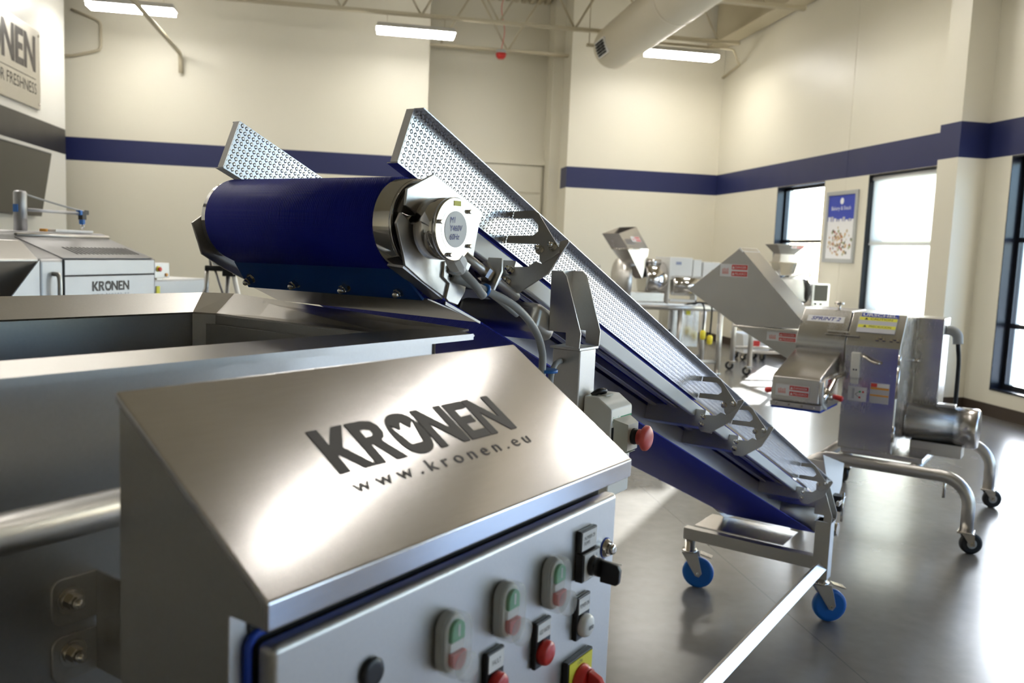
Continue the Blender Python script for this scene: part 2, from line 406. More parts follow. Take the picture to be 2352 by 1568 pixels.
# ================================================================== THE SETTING
XR, XL, YB, YF, ZC = 6.648, -4.53, 15.71, -10.0, 6.25
struct('floor', MB().box(-8, XR+.3, YF-.2, 18.6, -.12, 0), floor_m)
tag(obj('paving', MB().box(XR+.31, 60, -40, 60, -.30, -.02), ground_m), 'pale paved ground outside the windows', 'paving', kind='structure')

# back wall: left part, right part, door recess between them
RX0, RX1, YD = 1.14, 3.714, 16.85
struct('wall_back', MB().box(-8, RX0, YB, YB+.48, 0, ZC+.4), wall_m)
struct('wall_back', MB().box(RX1, XR, YB, YB+.48, 0, ZC+.4), wall_m)
rw = MB(); rw.box(RX0-.3, RX0, YB+.48, YD, 0, ZC+.4).box(RX1, RX1+.3, YB+.48, YD, 0, ZC+.4)
struct('wall_recess', rw, wall_plain)
struct('wall_recess', MB().box(RX0-.3, RX1+.3, YD, YD+.3, 0, ZC+.4), wall_plain)
dr = struct('door_1', MB().box(RX0+.02, RX1-.22, YD-.08, YD-.01, 0, 3.20), wall_plain)
struct('trim_3', MB().box(RX1-.20, RX1, YB+.60, YD, 0, ZC+.4), wall_plain)
struct('trim_1', MB().box(RX0, RX1, YD-.14, YD, 3.20, 3.30), wall_plain)
for k in range(6):   # sections of the overhead door
    obj('door_section', MB().box(RX0+.05, RX1-.25, YD-.105, YD-.08, .02+k*.53, .53+k*.53), wall_plain, dr, .008)
# left wall ends short of the back wall
struct('wall_left', MB().box(XL-.3, XL, YF, 14.68, 0, ZC+.4), wall_white)
struct('wall_side_added', MB().box(-8.3, -8, YF, 18.6, 0, ZC+.4), wall_plain)  # unseen wall added to stop daylight leaking in past the left wall
struct('wall_front', MB().box(-8, XR+.3, YF-.3, YF, 0, ZC+.4), wall_plain)
struct('baseboard_left', MB().box(XL, XL+.015, YF, 14.68, 0, .12), baseb)
struct('baseboard_back', MB().box(-4.8, RX0, YB-.015, YB, 0, .12).box(RX1, XR, YB-.015, YB, 0, .12), baseb)

# right wall: one panel per window bay, each panel with its window opening
wr = struct('wall_right', MB().box(XR+.02, XR+.29, 13.79, YB+.3, 0, ZC+.4).box(XR+.02, XR+.29, YF-.3, -3.65, 0, ZC+.4).box(XR+.02, XR+.29, -3.65, 13.79, 2.738, ZC+.4).box(XR+.02, XR+.29, -3.65, 13.79, 0, .285), wall_m)
obj('wall_panel', MB().box(XR, XR+.02, 13.775, YB, 0, ZC+.4), wall_m, wr, .003)
obj('wall_panel', MB().box(XR, XR+.02, YF, -4.209, 0, ZC+.4), wall_m, wr, .003)
bays = []
PW = 2.57
for k in range(7):
    yc = 12.50-k*PW; a, b = yc-.73, yc+.73; y0, y1 = yc-PW/2+.004, yc+PW/2-.004
    m = MB(); m.box(XR, XR+.02, y0, y1, 2.735, ZC+.4).box(XR, XR+.02, y0, y1, 0, .29).box(XR, XR+.02, y0, a, .29, 2.735).box(XR, XR+.02, b, y1, .29, 2.735)
    obj('wall_panel', m, wall_m, wr)
    obj('window_pier', MB().box(XR+.021, XR+.289, b, min(b+PW-1.46, 13.79), .285, 2.738), wall_m, wr)
    bays.append((a, b))
for k, (a, b) in enumerate(bays):
    fx0, fx1 = XR+.13, XR+.19
    m = MB(); t = .06
    m.box(fx0, fx1, a, a+t, .29, 2.735).box(fx0, fx1, b-t, b, .29, 2.735).box(fx0, fx1, a+t, b-t, 2.735-t, 2.735).box(fx0, fx1, a+t, b-t, .29, .29+t)
    wn = struct('window_%d' % (k+1), m, navy_fr)
    for z in (.97, 1.87): obj('transom', MB().box(fx0, fx1, a+t, b-t, z-.025, z+.025), navy_fr, wn)
    rv = MB(); rv.box(XR+.0, fx0, b-.012, b, .29, 2.735).box(XR, fx0, a, a+.012, .29, 2.735).box(XR, fx0, a+.012, b-.012, 2.72, 2.735)
    obj('window_reveal', rv, navy_fr, wn)
    obj('window_sill', MB().box(XR-.01, fx0, a+.012, b-.012, .28, .30), navy_fr, wn)
    for z0, z1 in ((.35, .945), (.995, 1.845), (1.895, 2.675)):
        obj('pane', MB().box(fx0+.026, fx0+.034, a+t, b-t, z0, z1), glass, wn)
# roller blind in the second window, drawn in two lengths
for k, lab in ((1, 'cream roller blind drawn down inside the window beside the framed poster'),):
    a, b = bays[k]
    bl = thing('roller_blind', lab, 'blind', (XR+.07, (a+b)/2, 0))
    h = (b-a)/2-.02
    obj('blind_fabric', MB().box(-.002, .002, -h, h, 1.83, 2.66), blindm, bl)
    obj('blind_fabric', MB().box(.012, .016, -h, h, .42, 1.86), blindm, bl)
    obj('roller_tube', MB().cyl((0, -h, 2.685), (0, h, 2.685), .03, 16), white_paint, bl)
    obj('bottom_bar', MB().box(-.012, .012, -h, h, 1.81, 1.835), white_paint, bl)
# pilaster (boxed column) on the right wall
struct('trim_2', MB().box(XR-.34, XR, 8.47, 8.81, 0, ZC+.4), wall_m, None)
struct('baseboard_right', MB().box(XR-.015, XR, YF, 8.45, 0, .13).box(XR-.015, XR, 8.83, YB, 0, .13).box(XR-.36, XR-.0, 8.45, 8.47, 0, .13).box(XR-.36, XR-.34, 8.47, 8.81, 0, .13), baseb)

# ceiling: ribbed steel deck, ribs run along Y
m = MB(); pts = []; x = -8.0
while x < XR+.4:
    pts += [(x, ZC), (x+.07, ZC), (x+.085, ZC+.06), (x+.135, ZC+.06)]; x += .15
top = [(p[0], p[1]+.02) for p in pts]
n = len(pts); y0, y1 = YF-.3, 18.5
vv = [(p[0], y0, p[1]) for p in pts]+[(p[0], y1, p[1]) for p in pts]
m.add(vv, [(i, i+1, n+i+1, n+i) for i in range(n-1)])
struct('ceiling', m, cream_st)
obj('roof_slab', MB().box(-8.2, XR+.5, YF-.4, 18.7, ZC+.08, ZC+.3), cream_st, bpy.data.objects['ceiling'])['kind'] = 'structure'

# open-web roof trusses across the room
def truss(y, x0, x1, label):
    r = thing('roof_truss', label, 'roof truss', ((x0+x1)/2, y, 5.15), 0, 'open-web roof trusses')
    xc = (x0+x1)/2
    for zz in (0, ZC-5.15-.05):
        obj('chord', MB().box(x0-xc, x1-xc, -.045, -.008, zz-.025, zz+.025).box(x0-xc, x1-xc, .008, .045, zz-.025, zz+.025), cream_st, r)
    k = 0; st = .62; x = x0+.2
    top_z = ZC-5.15-.05
    while x+st < x1:
        z0, z1 = (0, top_z) if k % 2 == 0 else (top_z, 0)
        obj('web_bar', MB().cyl((x-xc, 0, z0), (x+st-xc, 0, z1), .018, 8), cream_st, r)
        x += st; k += 1
for y, x0, x1, lab in ((14.1, -8, 6.2, 'cream steel roof truss carrying the row of ceiling lights by the back wall'),
                       (16.0, RX0, RX1, 'short cream steel roof truss inside the tall door recess'),
                       (11.9, XL, 6.2, 'cream steel roof truss one bay in from the lit truss'),
                       (9.7, XL, 6.2, 'cream steel roof truss two bays in from the lit truss'),
                       (7.5, XL, 6.2, 'cream steel roof truss above the conveyor'),
                       (5.3, XL, 6.2, 'cream steel roof truss just behind the conveyor'),
                       (3.1, XL, 6.2, 'cream steel roof truss above the wash tank'),
                       (0.9, XL, 6.2, 'cream steel roof truss above the control cabinet')):
    truss(y, x0, x1, lab)
# edge beam along the right wall
eb = thing('edge_beam', 'deep cream steel I-beam running along the top of the window wall', 'beam', (6.42, 5, 5.42))
obj('bottom_flange', MB().box(-.17, .17, -10.9, 10.6, 0, .03), cream_st, eb)
obj('web', MB().box(-.012, .012, -10.9, 10.6, .03, .76), cream_st, eb)
obj('top_flange', MB().box(-.17, .17, -10.9, 10.6, .76, .79), cream_st, eb)

# ceiling lights on a regular grid
def lamp(x, y, label, rz=0):
    r = thing('ceiling_light', label, 'ceiling light', (x, y, 4.88), rz, 'suspended ceiling lights')
    b = MB(); b.prism([(-.61, -.15, .03), (.61, -.15, .03), (.61, -.10, .10), (-.61, -.10, .10)], (0, 0, .0001))
    h = MB()
    h.add([(-.62,-.16,.02),(.62,-.16,.02),(.62,.16,.02),(-.62,.16,.02),(-.60,-.09,.10),(.60,-.09,.10),(.60,.09,.10),(-.60,.09,.10)],
          [(0,3,2,1),(4,5,6,7),(0,1,5,4),(1,2,6,5),(2,3,7,6),(3,0,4,7)])
    obj('housing', h, lampbody, r)
    obj('diffuser', MB().box(-.60, .60, -.145, .145, -.035, .019), lamp_emit, r)
    for sx in (-.45, .45): obj('hanger', MB().cyl((sx, 0, .10), (sx, 0, .245), .005, 6), cream_st, r)
names = [('row by the back wall', 14.1), ('second row from the back wall', 9.7), ('row above the food cutter', 5.7)]
for nm, y in names:
    for x, side in ((-3.41, 'on the sign wall side'), (.80, 'at mid room'), (5.2 if y > 14 else 4.6, 'on the window wall side')):
        lamp(x, y, 'bright ceiling light %s, %s' % (side, nm))

def tube_light(x, y, label, rz):
    r = thing('tube_light', label, 'ceiling light', (x, y, 4.88), rz, 'tube lights above the conveyor')
    obj('housing', MB().box(-.64, .64, -.05, .05, .02, .07), lampbody, r, .006)
    obj('diffuser', MB().cyl((-.61, 0, 0), (.61, 0, 0), .015, 12), lamp_emit, r)
    for sx in (-.45, .45): obj('hanger', MB().cyl((sx, 0, .07), (sx, 0, 1.37), .005, 6), cream_st, r)
for x, y, lab in ((2.27, 3.02, 'slim bright tube light hung above the conveyor head'), (2.83, 4.20, 'slim bright tube light hung above the conveyor foot')):
    tube_light(x, y, lab, math.radians(64))

# round air duct
d = thing('air_duct', 'large round cream air duct with a rounded end and side grille', 'air duct', (3.98, 8.0, 4.87))
L0, L1 = -13.8, 6.0
prof = [(0, .34), (L1-L0-.08, .34), (L1-L0-.03, .325), (L1-L0, .27), (L1-L0+.006, .0)]
obj('duct_pipe', MB().lathe((0, L0, 0), (0, 1, 0), prof, 40), duct_m, d)
for yy in (-9, -6, -3, 0, 3):
    obj('seam_ring', MB().lathe((0, yy, 0), (0, 1, 0), [(0, .342), (.03, .348), (.06, .342)], 40), duct_m, d)
gv = MB(); th = math.radians(200)
nx, nz = math.cos(th), math.sin(th)
def dp(a, y, e): return ((.345+e)*math.cos(a), y, (.345+e)*math.sin(a))
gr = obj('grille', MB().prism([dp(th-.36, 5.25, .0), dp(th-.36, 5.75, .0), dp(th+.36, 5.75, .0), dp(th+.36, 5.25, .0)], (nx*.03, 0, nz*.03)), white_paint, d)
for k in range(2):
    for j in range(5):
        a = th-.28+j*.13; y = 5.29+k*.22
        obj('slot_shade', MB().prism([dp(a, y, .0), dp(a, y+.18, .0), dp(a+.08, y+.18, .0), dp(a+.08, y, .0)], (nx*.034, 0, nz*.034)), gap_shade, gr)  # dark plates paint the shade inside the grille openings
obj('hanger_rod', MB().cyl((-.42, 5.9, .02), (-.42, 5.9, 1.3), .008, 6).box(-.46, -.30, 5.87, 5.93, -.02, .02), cream_st, d)

# conduits and small ceiling gear
cd = MB().tube(fillet_path([(0, -5.2, 4.66), (0, -.02, 4.575), (0, -.02, 4.27)], .12), .034, 10)
tag(obj('conduit_pipe', cd, cream_st), 'cream conduit running to the back wall and turning down it', 'pipe'); bpy.data.objects['conduit_pipe'].location = (-3.014, 15.65, 0)
c2 = MB().tube(fillet_path([(0, 0, 5.16), (.45, .0, 5.0), (.45, 0, 4.55), (.0, 0, 4.42), (-.6, 0, 4.42)], .1), .022, 8)
o = tag(obj('flexible_conduit', c2, cream_st), 'thin cream looped conduit on the back wall by the sign wall', 'pipe'); o.location = (-4.72, 15.66, 0)
c3 = MB().tube(fillet_path([(-.9, 0, 5.06), (1.25, 0, 5.06), (1.72, .8, 5.0), (1.72, 1.5, 4.9)], .1), .02, 8)
o = tag(obj('lamp_conduit', c3, cream_st), 'thin cream conduit from the light beside the air duct to the window wall', 'pipe'); o.location = (4.88, 14.15, 0)
al = thing('fire_alarm', 'small red alarm lamp hanging under the truss in the door recess', 'alarm', (2.45, 15.95, 4.98))
obj('base', MB().lathe((0, 0, .1), (0, 0, 1), [(0, .09), (.06, .09)], 20), greyp, al)
obj('lens', MB().lathe((0, 0, 0), (0, 0, 1), [(0, .05), (.04, .09), (.1, .1)], 20), redp, al)
obj('wire', MB().tube(curve_pts([(0, 0, .16), (.05, 0, .5), (-.02, 0, .9), (.06, 0, 1.2)]), .006, 6), redcap, al)

# sign and television on the left wall
sg = thing('wall_sign', 'brushed metal company sign with dark lettering on the white wall', 'sign', (XL+.005, 12.2, 3.78))
obj('plate', MB().box(0, .03, -1.55, 1.33, -.54, .54), sign_m, sg, .006)
for yy in (-1.48, 1.26):
    for zz in (-.47, .47): obj('stud', MB().cyl((.03, yy, zz), (.045, yy, zz), .018, 12), bolt_m, sg)
logo(ink, sg, (.03, -1.25, -.06), (0, 1, 0), (0, 0, 1), 2.40, .50, .002)
obj('rule', MB().box(.03, .032, -1.25, 1.15, -.150, -.140), ink, sg)
text('PASSION FOR FRESHNESS', ink, sg, (.03, -1.25, -.35), (0, 1, 0), (0, 0, 1), 2.42, .15, lift=.002)
tv = thing('television', 'dark flat television tilted down on the white wall', 'television', (XL, 12.3, 2.2))
def tvp(y, h, d): # tilted screen: top leans out
    c, s_ = math.cos(.16), math.sin(.16)
    return (.10+h*s_+d*c, y, h*c-d*s_)
m = MB(); a = [tvp(-1.0, -.45, 0), tvp(1.05, -.45, 0), tvp(1.05, .45, 0), tvp(-1.0, .45, 0)]; c = [tvp(-1.0, -.45, .06), tvp(1.05, -.45, .06), tvp(1.05, .45, .06), tvp(-1.0, .45, .06)]
m.add(a+c, [(0,1,2,3),(4,5,6,7),(0,1,5,4),(1,2,6,5),(2,3,7,6),(3,0,4,7)]); obj('case', m, blackp, tv, .008)
m = MB(); c = [tvp(-.98, -.43, .062), tvp(1.03, -.43, .062), tvp(1.03, .43, .062), tvp(-.98, .43, .062)]; m.add(c, [(0,1,2,3)]); obj('screen', m, tv_m, tv)
obj('wall_mount', MB().box(0, .12, -.2, .2, -.15, .15), blackp, tv)

# framed poster between the windows
po = thing('framed_poster', 'framed blue and white poster with food picture between the windows', 'poster', (XR, 11.25, 2.06))
m = MB(); m.box(-.03, 0, -.40, -.345, -.5, .5).box(-.03, 0, .345, .40, -.5, .5).box(-.03, 0, -.345, .345, .445, .5).box(-.03, 0, -.345, .345, -.5, -.445)
obj('frame', m, greyp, po, .004)
obj('backing', MB().box(-.012, -.001, -.345, .345, -.445, .445), paper, po)
obj('blue_header', MB().box(-.0135, -.0121, -.345, .345, .08, .445), paper_b, po)
text('Bakery & Snack', inkwhite, po, (-.0136, .26, .22), (0, -1, 0), (0, 0, 1), .50, .07)
obj('emblem', MB().lathe((-.0136, 0, .36), (-1, 0, 0), [(0, .045), (.001, .045)], 20), inkwhite, po)
fc = [P('food_%d' % i, c, .6) for i, c in enumerate([(.45, .25, .10), (.60, .42, .22), (.35, .08, .05), (.10, .09, .07), (.55, .45, .30), (.30, .33, .15), (.62, .55, .45)])]
for i in range(110):
    a = random.uniform(0, 6.28); r = random.uniform(.05, .27); y, z = r*math.cos(a)*1.15, -.20+r*math.sin(a)*.75
    obj('food_print', MB().lathe((-.0125, y, z), (-1, 0, 0), [(0, random.uniform(.014, .026)), (.0012+.00001*i, .012)], 7, False), fc[i % 7], po)
for i in range(9):
    y = -.30+i*.075; hh = random.uniform(.02, .07)
    obj('splash_print', MB().box(-.0142, -.0136, y-.03, y+.03, .075, .08+hh), paper_g if i % 2 else paper, po)

# ================================================================== WASH TANK
T = Frame('wash_tank', 'large open stainless steel wash tank under the conveyor head', 'tank', (.2, 1.25))
LE = -1.1
T.part('near_wall', MB().box(LE, 1.146, .93, .934, .60, 1.400), blast_dark)
T.part('near_liner', MB().box(LE, 1.155, .978, .982, .70, 1.400), blast_dark)
T.part('end_wall', MB().plate([(1.16, .985, .70), (1.16, 1.53, .70), (1.16, 1.53, 1.388), (1.16, .985, 1.386)], .004), blast_dark)
T.part('end_skin', MB().box(1.142, 1.146, .934, 1.66, .60, 1.37), blast_dark)
T.part('far_wall', MB().box(LE, 1.125, 1.562, 1.566, .70, 1.390), blast_dark)
T.part('corner_plate', MB().plate([(1.16, 1.53, .70), (1.125, 1.562, .70), (1.125, 1.562, 1.390), (1.16, 1.53, 1.388)], .004), blast_dark)
T.part('near_flange', MB().plate([(LE, .89, 1.404), (1.222, .898, 1.399), (1.232, .93, 1.401), (1.158, .985, 1.406), (LE, .985, 1.408)], .004), blast, bevel=.0015)
T.part('flange_lip', MB().box(LE, 1.205, .8885, .8915, 1.392, 1.4025), blast_dark)
T.part('end_flange', MB().plate([(1.16, .985, 1.386), (1.16, 1.53, 1.388), (1.238, 1.570, 1.426), (1.240, .925, 1.402)], .004), blast)
T.part('corner_flange', MB().plate([(1.16, 1.53, 1.388), (1.125, 1.562, 1.390), (1.195, 1.625, 1.426), (1.238, 1.570, 1.426)], .004), blast)
T.part('far_flange', MB().plate([(1.125, 1.562, 1.390), (LE, 1.562, 1.390), (LE, 1.630, 1.427), (1.195, 1.625, 1.426)], .004), blast)
T.part('tank_floor', MB().box(LE, 1.14, .936, 1.65, .60, .70), blast_dark)
T.part('far_skin', MB().box(LE, 1.142, 1.655, 1.66, .60, 1.39), blast_dark)
T.part('weld_seam', MB().tube([(1.147, .931, 1.06), (1.147, .931, 1.395)], .004, 8), blast)
T.part('hand_rail', MB().cyl((LE, .80, 1.275), (.95, .80, 1.275), .0195, 24), blast)
for l in (-.6, .9): T.part('rail_stay', MB().cyl((l, .80, 1.275), (l, .931, 1.275), .010, 12), blast)
for l in (LE+.1, 1.05):
    for w in (1.0, 1.58): T.part('leg', MB().box(l-.03, l+.03, w-.03, w+.03, 0, .61), blast)

# ================================================================== CONTROL CABINET
K = Frame('control_cabinet', 'stainless control cabinet with sloping lettered lid and push buttons', 'control cabinet', (.71, .60))
L0, L1 = .412, 1.006
K.part('body', MB().prism([(L0, .527, .60), (L0, .527, 1.262), (L0, .490, 1.262), (L0, .490, 1.283), (L0, .672, 1.409), (L0, .672, .60)], (L1-L0, 0, 0)), blast, bevel=.0015)
K.part('lid', MB().prism([(.4095, .480, 1.2625), (.4095, .480, 1.2855), (.4095, .6735, 1.4185), (.4095, .6735, 1.409), (.4095, .489, 1.2825), (.4095, .489, 1.2625)], (.599, 0, 0)), lid_steel, bevel=.0022, seg=3)
lidx = Vector((1, 0, 0)); lidy = Vector((0, .1935, .133)).normalized()
lid_o = Vector((.4095, .480, 1.2855)); lid_n = lidx.cross(lidy)
def lidp(u, v): return lid_o+lidx*u+lidy*v
logo(ink, K.root, K.p(*lidp(.1485, .093)), lidx, lidy, .2925, .0595, .0007, 'lid_logo')
K.text('www.kronen.eu', ink, lidp(.151, .0695), lidx, lidy, .292, .0155, space=1.55, lift=.0007, name='lid_web_address')
door = K.part('door', MB().box(.432, 1.013, .500, .521, .62, 1.236), blast, bevel=.007, seg=4)
gk = [(.4275, .5235, .62), (.4275, .5235, 1.2415), (1.012, .5235, 1.2415)]
K.part('gasket', MB().tube(fillet_path(gk, .012), .0036, 10), bluegask)
K.part('door_gap_shade', MB().box(.43, 1.004, .5245, .5268, .62, 1.261), gap_shade)  # near-black strip paints the shade between door and body
# brackets bolting the cabinet to the tank
mbk = K.part('mounting_bracket', MB().box(.538, .542, .672, .926, 1.045, 1.163), blast_dark, bevel=.001)
for z0, z1 in ((1.109, 1.163), (1.043, 1.096)):
    rr = .012; pl = [(.542, z0), (.542, z1)]
    for k in range(6): a = math.pi/2+math.pi/2*k/5; pl.append((.487+rr+rr*math.cos(a), z1-rr+rr*math.sin(a)))
    for k in range(6): a = math.pi+math.pi/2*k/5; pl.append((.487+rr+rr*math.cos(a), z0+rr+rr*math.sin(a)))
    K.part('bracket_foot', MB().prism([(l, .9255, z) for l, z in pl], (0, .004, 0)), blast, mbk, .0008)
for l, z in ((.508, 1.137), (.510, 1.074)):
    K.inst('bolt', BIGBOLT, (l, .9243, z), aim((0, -1, 0)), mbk, (1.1, 1.1, 1.2))
    K.part('washer', MB().lathe((l, .9255, z), (0, -1, 0), [(0, .0155), (.0014, .0155)], 24), bolt_m, mbk)

def stadium(cl, cz, hw, hh, n=10):
    out = []
    for k in range(n+1):
        a = math.pi*k/n; out.append((cl+hw*math.cos(a), cz+hh-hw+hw*math.sin(a)))
    for k in range(n+1):
        a = math.pi+math.pi*k/n; out.append((cl+hw*math.cos(a), cz-hh+hw+hw*math.sin(a)))
    return out
def on_door(poly, w0, w1): return MB().prism([(l, w0, z) for l, z in poly], (0, w1-w0, 0))
# start/stop push buttons under clear boots
for i, cl in enumerate((.647, .7445, .8415)):
    cz = 1.166
    b = K.part('start_stop_button', on_door(stadium(cl, cz, .0165, .031), .4995, .4880), greyp, bevel=.003, seg=3)
    K.part('bezel', on_door(stadium(cl, cz, .0145, .029), .488, .486), white_pl, b, .001)
    g = [p for p in stadium(cl, cz, .0105, .025) if p[1] > cz+.004] + [(cl-.0105, cz+.004), (cl+.0105, cz+.004)]
    K.part('green_cap', on_door(g, .486, .4815), greenp, b, .001)
    K.part('label_strip', on_door([(cl-.0105, cz-.006), (cl+.0105, cz-.006), (cl+.0105, cz+.003), (cl-.0105, cz+.003)], .486, .483), paper, b)
    r = [(cl+.0105, cz-.007), (cl-.0105, cz-.007)] + [p for p in stadium(cl, cz, .0105, .025) if p[1] < cz-.008]
    K.part('red_cap', on_door(r, .486, .4790), redcap, b, .001)
    K.text(('I', 'I', 'I')[i], inkwhite, (cl-.0012, .4815, cz+.009), (1, 0, 0), (0, 0, 1), .0024, .012, b)
    K.part('clear_boot', on_door(stadium(cl, cz, .0185, .0335), .4994, .4765), silicone, b, .005, 3)
    K.part('clear_dome', on_door(stadium(cl, cz-.0185, .0145, .0150), .4764, .4655), silicone, b, .004, 3)
# pilot lamps with legend plates
for cl, txt, col, nm in ((.731, 'FAULT', redp, 'fault_lamp'), (.828, 'ADD WATER', redp, 'add_water_lamp'), (.923, 'POWER ON', white_pl, 'power_lamp')):
    pl = K.part(nm, MB().box(cl-.0165, cl+.0165, .4935, .4997, 1.069, 1.126), blackp, bevel=.002)
    K.part('legend', MB().box(cl-.0138, cl+.0138, .4928, .4935, 1.1035, 1.1235), paper, pl)
    K.text(txt, inkblk, (cl-.0115 if len(txt) > 5 else cl-.008, .4928, 1.1105), (1, 0, 0), (0, 0, 1), .023 if len(txt) > 5 else .016, .0055, pl, lift=.0002)
    K.part('lens', MB().lathe((cl, .4935, 1.087), (0, -1, 0), [(0, .0148), (.005, .0148), (.0085, .0135), (.0105, .010), (.0112, .004)], 28), col, pl)
    if nm == 'power_lamp': logo(inkblk, pl, K.p(cl-.006, .4820, 1.084), (1, 0, 0), (0, 0, 1), .012, .005, .0004)
# selector switch
sw = K.part('selector_switch', MB().box(.905, .949, .4885, .4997, 1.146, 1.1825), blackp, bevel=.0015)
K.part('legend_holder', MB().box(.905, .946, .4925, .4997, 1.183, 1.2105), blackp, sw, .0015)
K.part('legend', MB().box(.9075, .9435, .4918, .4925, 1.1855, 1.2085), paper, sw)
K.text('NUMBER OF\nPUMPS', inkblk, (.912, .4918, 1.1915), (1, 0, 0), (0, 0, 1), .027, .0115, sw, lift=.0002)
K.part('dial_plate', MB().box(.9085, .9455, .4878, .4885, 1.148, 1.181), paper, sw)
K.text('0  1', inkblk, (.927, .4878, 1.1735), (1, 0, 0), (0, 0, 1), .012, .004, sw, lift=.0002)
K.part('knob_collar', MB().lathe((.927, .4878, 1.164), (0, -1, 0), [(0, .0125), (.003, .0125), (.0032, .0112), (.008, .0112), (.0082, .0118), (.013, .0118)], 28), blackp, sw)
K.part('knob_lever', MB().prism([(.9245, .475, 1.174), (.9245, .452, 1.172), (.9245, .448, 1.166), (.9245, .449, 1.150), (.9245, .453, 1.146), (.9245, .475, 1.146)], (.0065, 0, 0)), blackp, sw, .0015)
K.part('pointer_line', MB().box(.9270, .9285, .4475, .476, 1.1735, 1.1742), inkwhite, sw)
lk = K.part('door_lock', MB().lathe((.985, .4997, 1.168), (0, -1, 0), [(0, .0125), (.002, .0125), (.003, .0105), (.006, .010)], 24), polish)
K.part('lock_seal', MB().lathe((.985, .4999, 1.168), (0, -1, 0), [(0, .0138), (.0008, .0138)], 24), bluegask, lk)
K.part('lock_key', MB().lathe((.985, .4937, 1.168), (0, -1, 0), [(0, .007), (.004, .0075), (.007, .006), (.0075, .003)], 16), polish, lk)
# main switch
ms = K.part('main_switch', MB().box(.886, .949, .4915, .4997, .985, 1.0495), blackp, bevel=.0015)
K.part('yellow_plate', MB().box(.889, .946, .4906, .4915, .988, 1.047), paper_y, ms)
K.part('knob_base', MB().lathe((.9175, .4906, 1.0165), (0, -1, 0), [(0, .0215), (.003, .0215), (.005, .0195), (.012, .018)], 32), redp, ms)
K.part('knob_grip', MB().prism([(.9115, .479, 1.035), (.9115, .462, 1.028), (.9115, .452, 1.012), (.9115, .455, .998), (.9115, .479, .998)], (.012, 0, 0)), redp, ms, .003, 3)
K.text('I ON', inkblk, (.909, .4906, 1.0400), (1, 0, 0), (0, 0, 1), .011, .005, ms, lift=.0002)
K.part('blanking_plug', MB().lathe((.5425, .4997, 1.174), (0, -1, 0), [(0, .0142), (.003, .0142), (.005, .0125), (.0055, .008)], 28), blackp)

# ================================================================== CONVEYOR
INC = math.radians(22.25); CI, SI = math.cos(INC), math.sin(INC)
DL, DZ = 1.10, 1.586
def cv(s, w, n): return (DL+s*CI+n*SI, w, DZ-s*SI+n*CI)
V = Frame('inclined_conveyor', 'wheeled inclined conveyor with blue belt and dimpled steel side guides', 'conveyor', (2.6, 1.175))
class CB(MB):
    """builder in conveyor coordinates (s along, w across, n out)"""
    def sbox(s, s0, s1, w0, w1, n0, n1):
        return s.add([cv(s0,w0,n0),cv(s1,w0,n0),cv(s1,w1,n0),cv(s0,w1,n0),cv(s0,w0,n1),cv(s1,w0,n1),cv(s1,w1,n1),cv(s0,w1,n1)],
                     [(0,3,2,1),(4,5,6,7),(0,1,5,4),(1,2,6,5),(2,3,7,6),(3,0,4,7)])
def tilted(name, mb, mat, parent=None, bevel=0):
    """part with its own tilted frame, mesh in (s, w, n), so patterns follow the incline"""
    o = obj(name, mb, mat, parent or V.root, bevel)
    o.location = V.p(DL, 0, DZ); o.rotation_euler = (0, INC, 0)
    return o
W0, W1, RD, SE = .965, 1.385, .077, 3.17
# belt loop
def loop(r, n=28):
    out = []
    for k in range(n+1): a = -math.pi/2-math.pi*k/n; out.append((r*math.cos(a), r*math.sin(a)))
    for k in range(n+1): a = math.pi/2-math.pi*k/n; out.append((SE+r*math.cos(a), r*math.sin(a)))
    return out
o_, i_ = loop(RD), loop(RD-.003); n = len(o_)
m = MB(); vv = [(a, W0, b) for a, b in o_]+[(a, W1, b) for a, b in o_]+[(a, W0, b) for a, b in i_]+[(a, W1, b) for a, b in i_]
fs = []; sm = []
for k in range(n):
    j = (k+1) % n
    fs += [(k, j, n+j, n+k), (2*n+k, 2*n+j, 3*n+j, 3*n+k), (k, j, 2*n+j, 2*n+k), (n+k, n+j, 3*n+j, 3*n+k)]; sm += [True, True, False, False]
m.add(vv, fs, sm); tilted('belt', m, belt_m)
# drum motor
dm = V.part('drum', MB().lathe(cv(0, 1.41, 0), (0, -1, 0), [(0, .05), (.01, .0735), (.478, .0735), (.4782, .070), (.4784, .0725), (.481, .0718), (.4812, .066), (.470, .060), (.468, .02)], 64), polish)
V.part('drum_shaft', MB().cyl(cv(0, .945, 0), cv(0, .885, 0), .014, 24), polish, dm)
def MC(w): return (1.103, w, 1.579)
mo = V.part('drum_motor', MB().lathe(MC(.905), (0, -1, 0), [(0, .046), (.002, .0500), (.038, .0500), (.0382, .0493), (.040, .0493), (.0402, .0508), (.046, .0508), (.0475, .0492)], 48), polish)
V.part('cover_plate', MB().lathe(MC(.8578), (0, -1, 0), [(0, .0478), (.0006, .0475)], 48), alu, mo)
V.part('cover_ring', MB().lathe(MC(.8572), (0, -1, 0), [(0, .036), (.0006, .036)], 40), brushed_z, mo)
V.part('cover_disc', MB().lathe(MC(.8566), (0, -1, 0), [(0, .029), (.0007, .029)], 40), paper, mo)
for a in (.75, 2.9, 4.35, 5.65):
    V.part('cover_screw', MB().lathe((1.103+.0435*math.cos(a), .8575, 1.579+.0435*math.sin(a)), (0, -1, 0), [(0, .0036), (.006, .0036), (.0065, .002)], 10), bolt_m, mo)
V.text('M1\nY460V\n60Hz', inkblue, (1.087, .8556, 1.562), (1, 0, .04), (0, 0, 1), .032, .036, mo, lift=.0003, shear=.15, name='marker_writing')
V.part('yellow_label', MB().box(1.097, 1.115, .8562, .8572, 1.616, 1.6245), paper_y, mo)
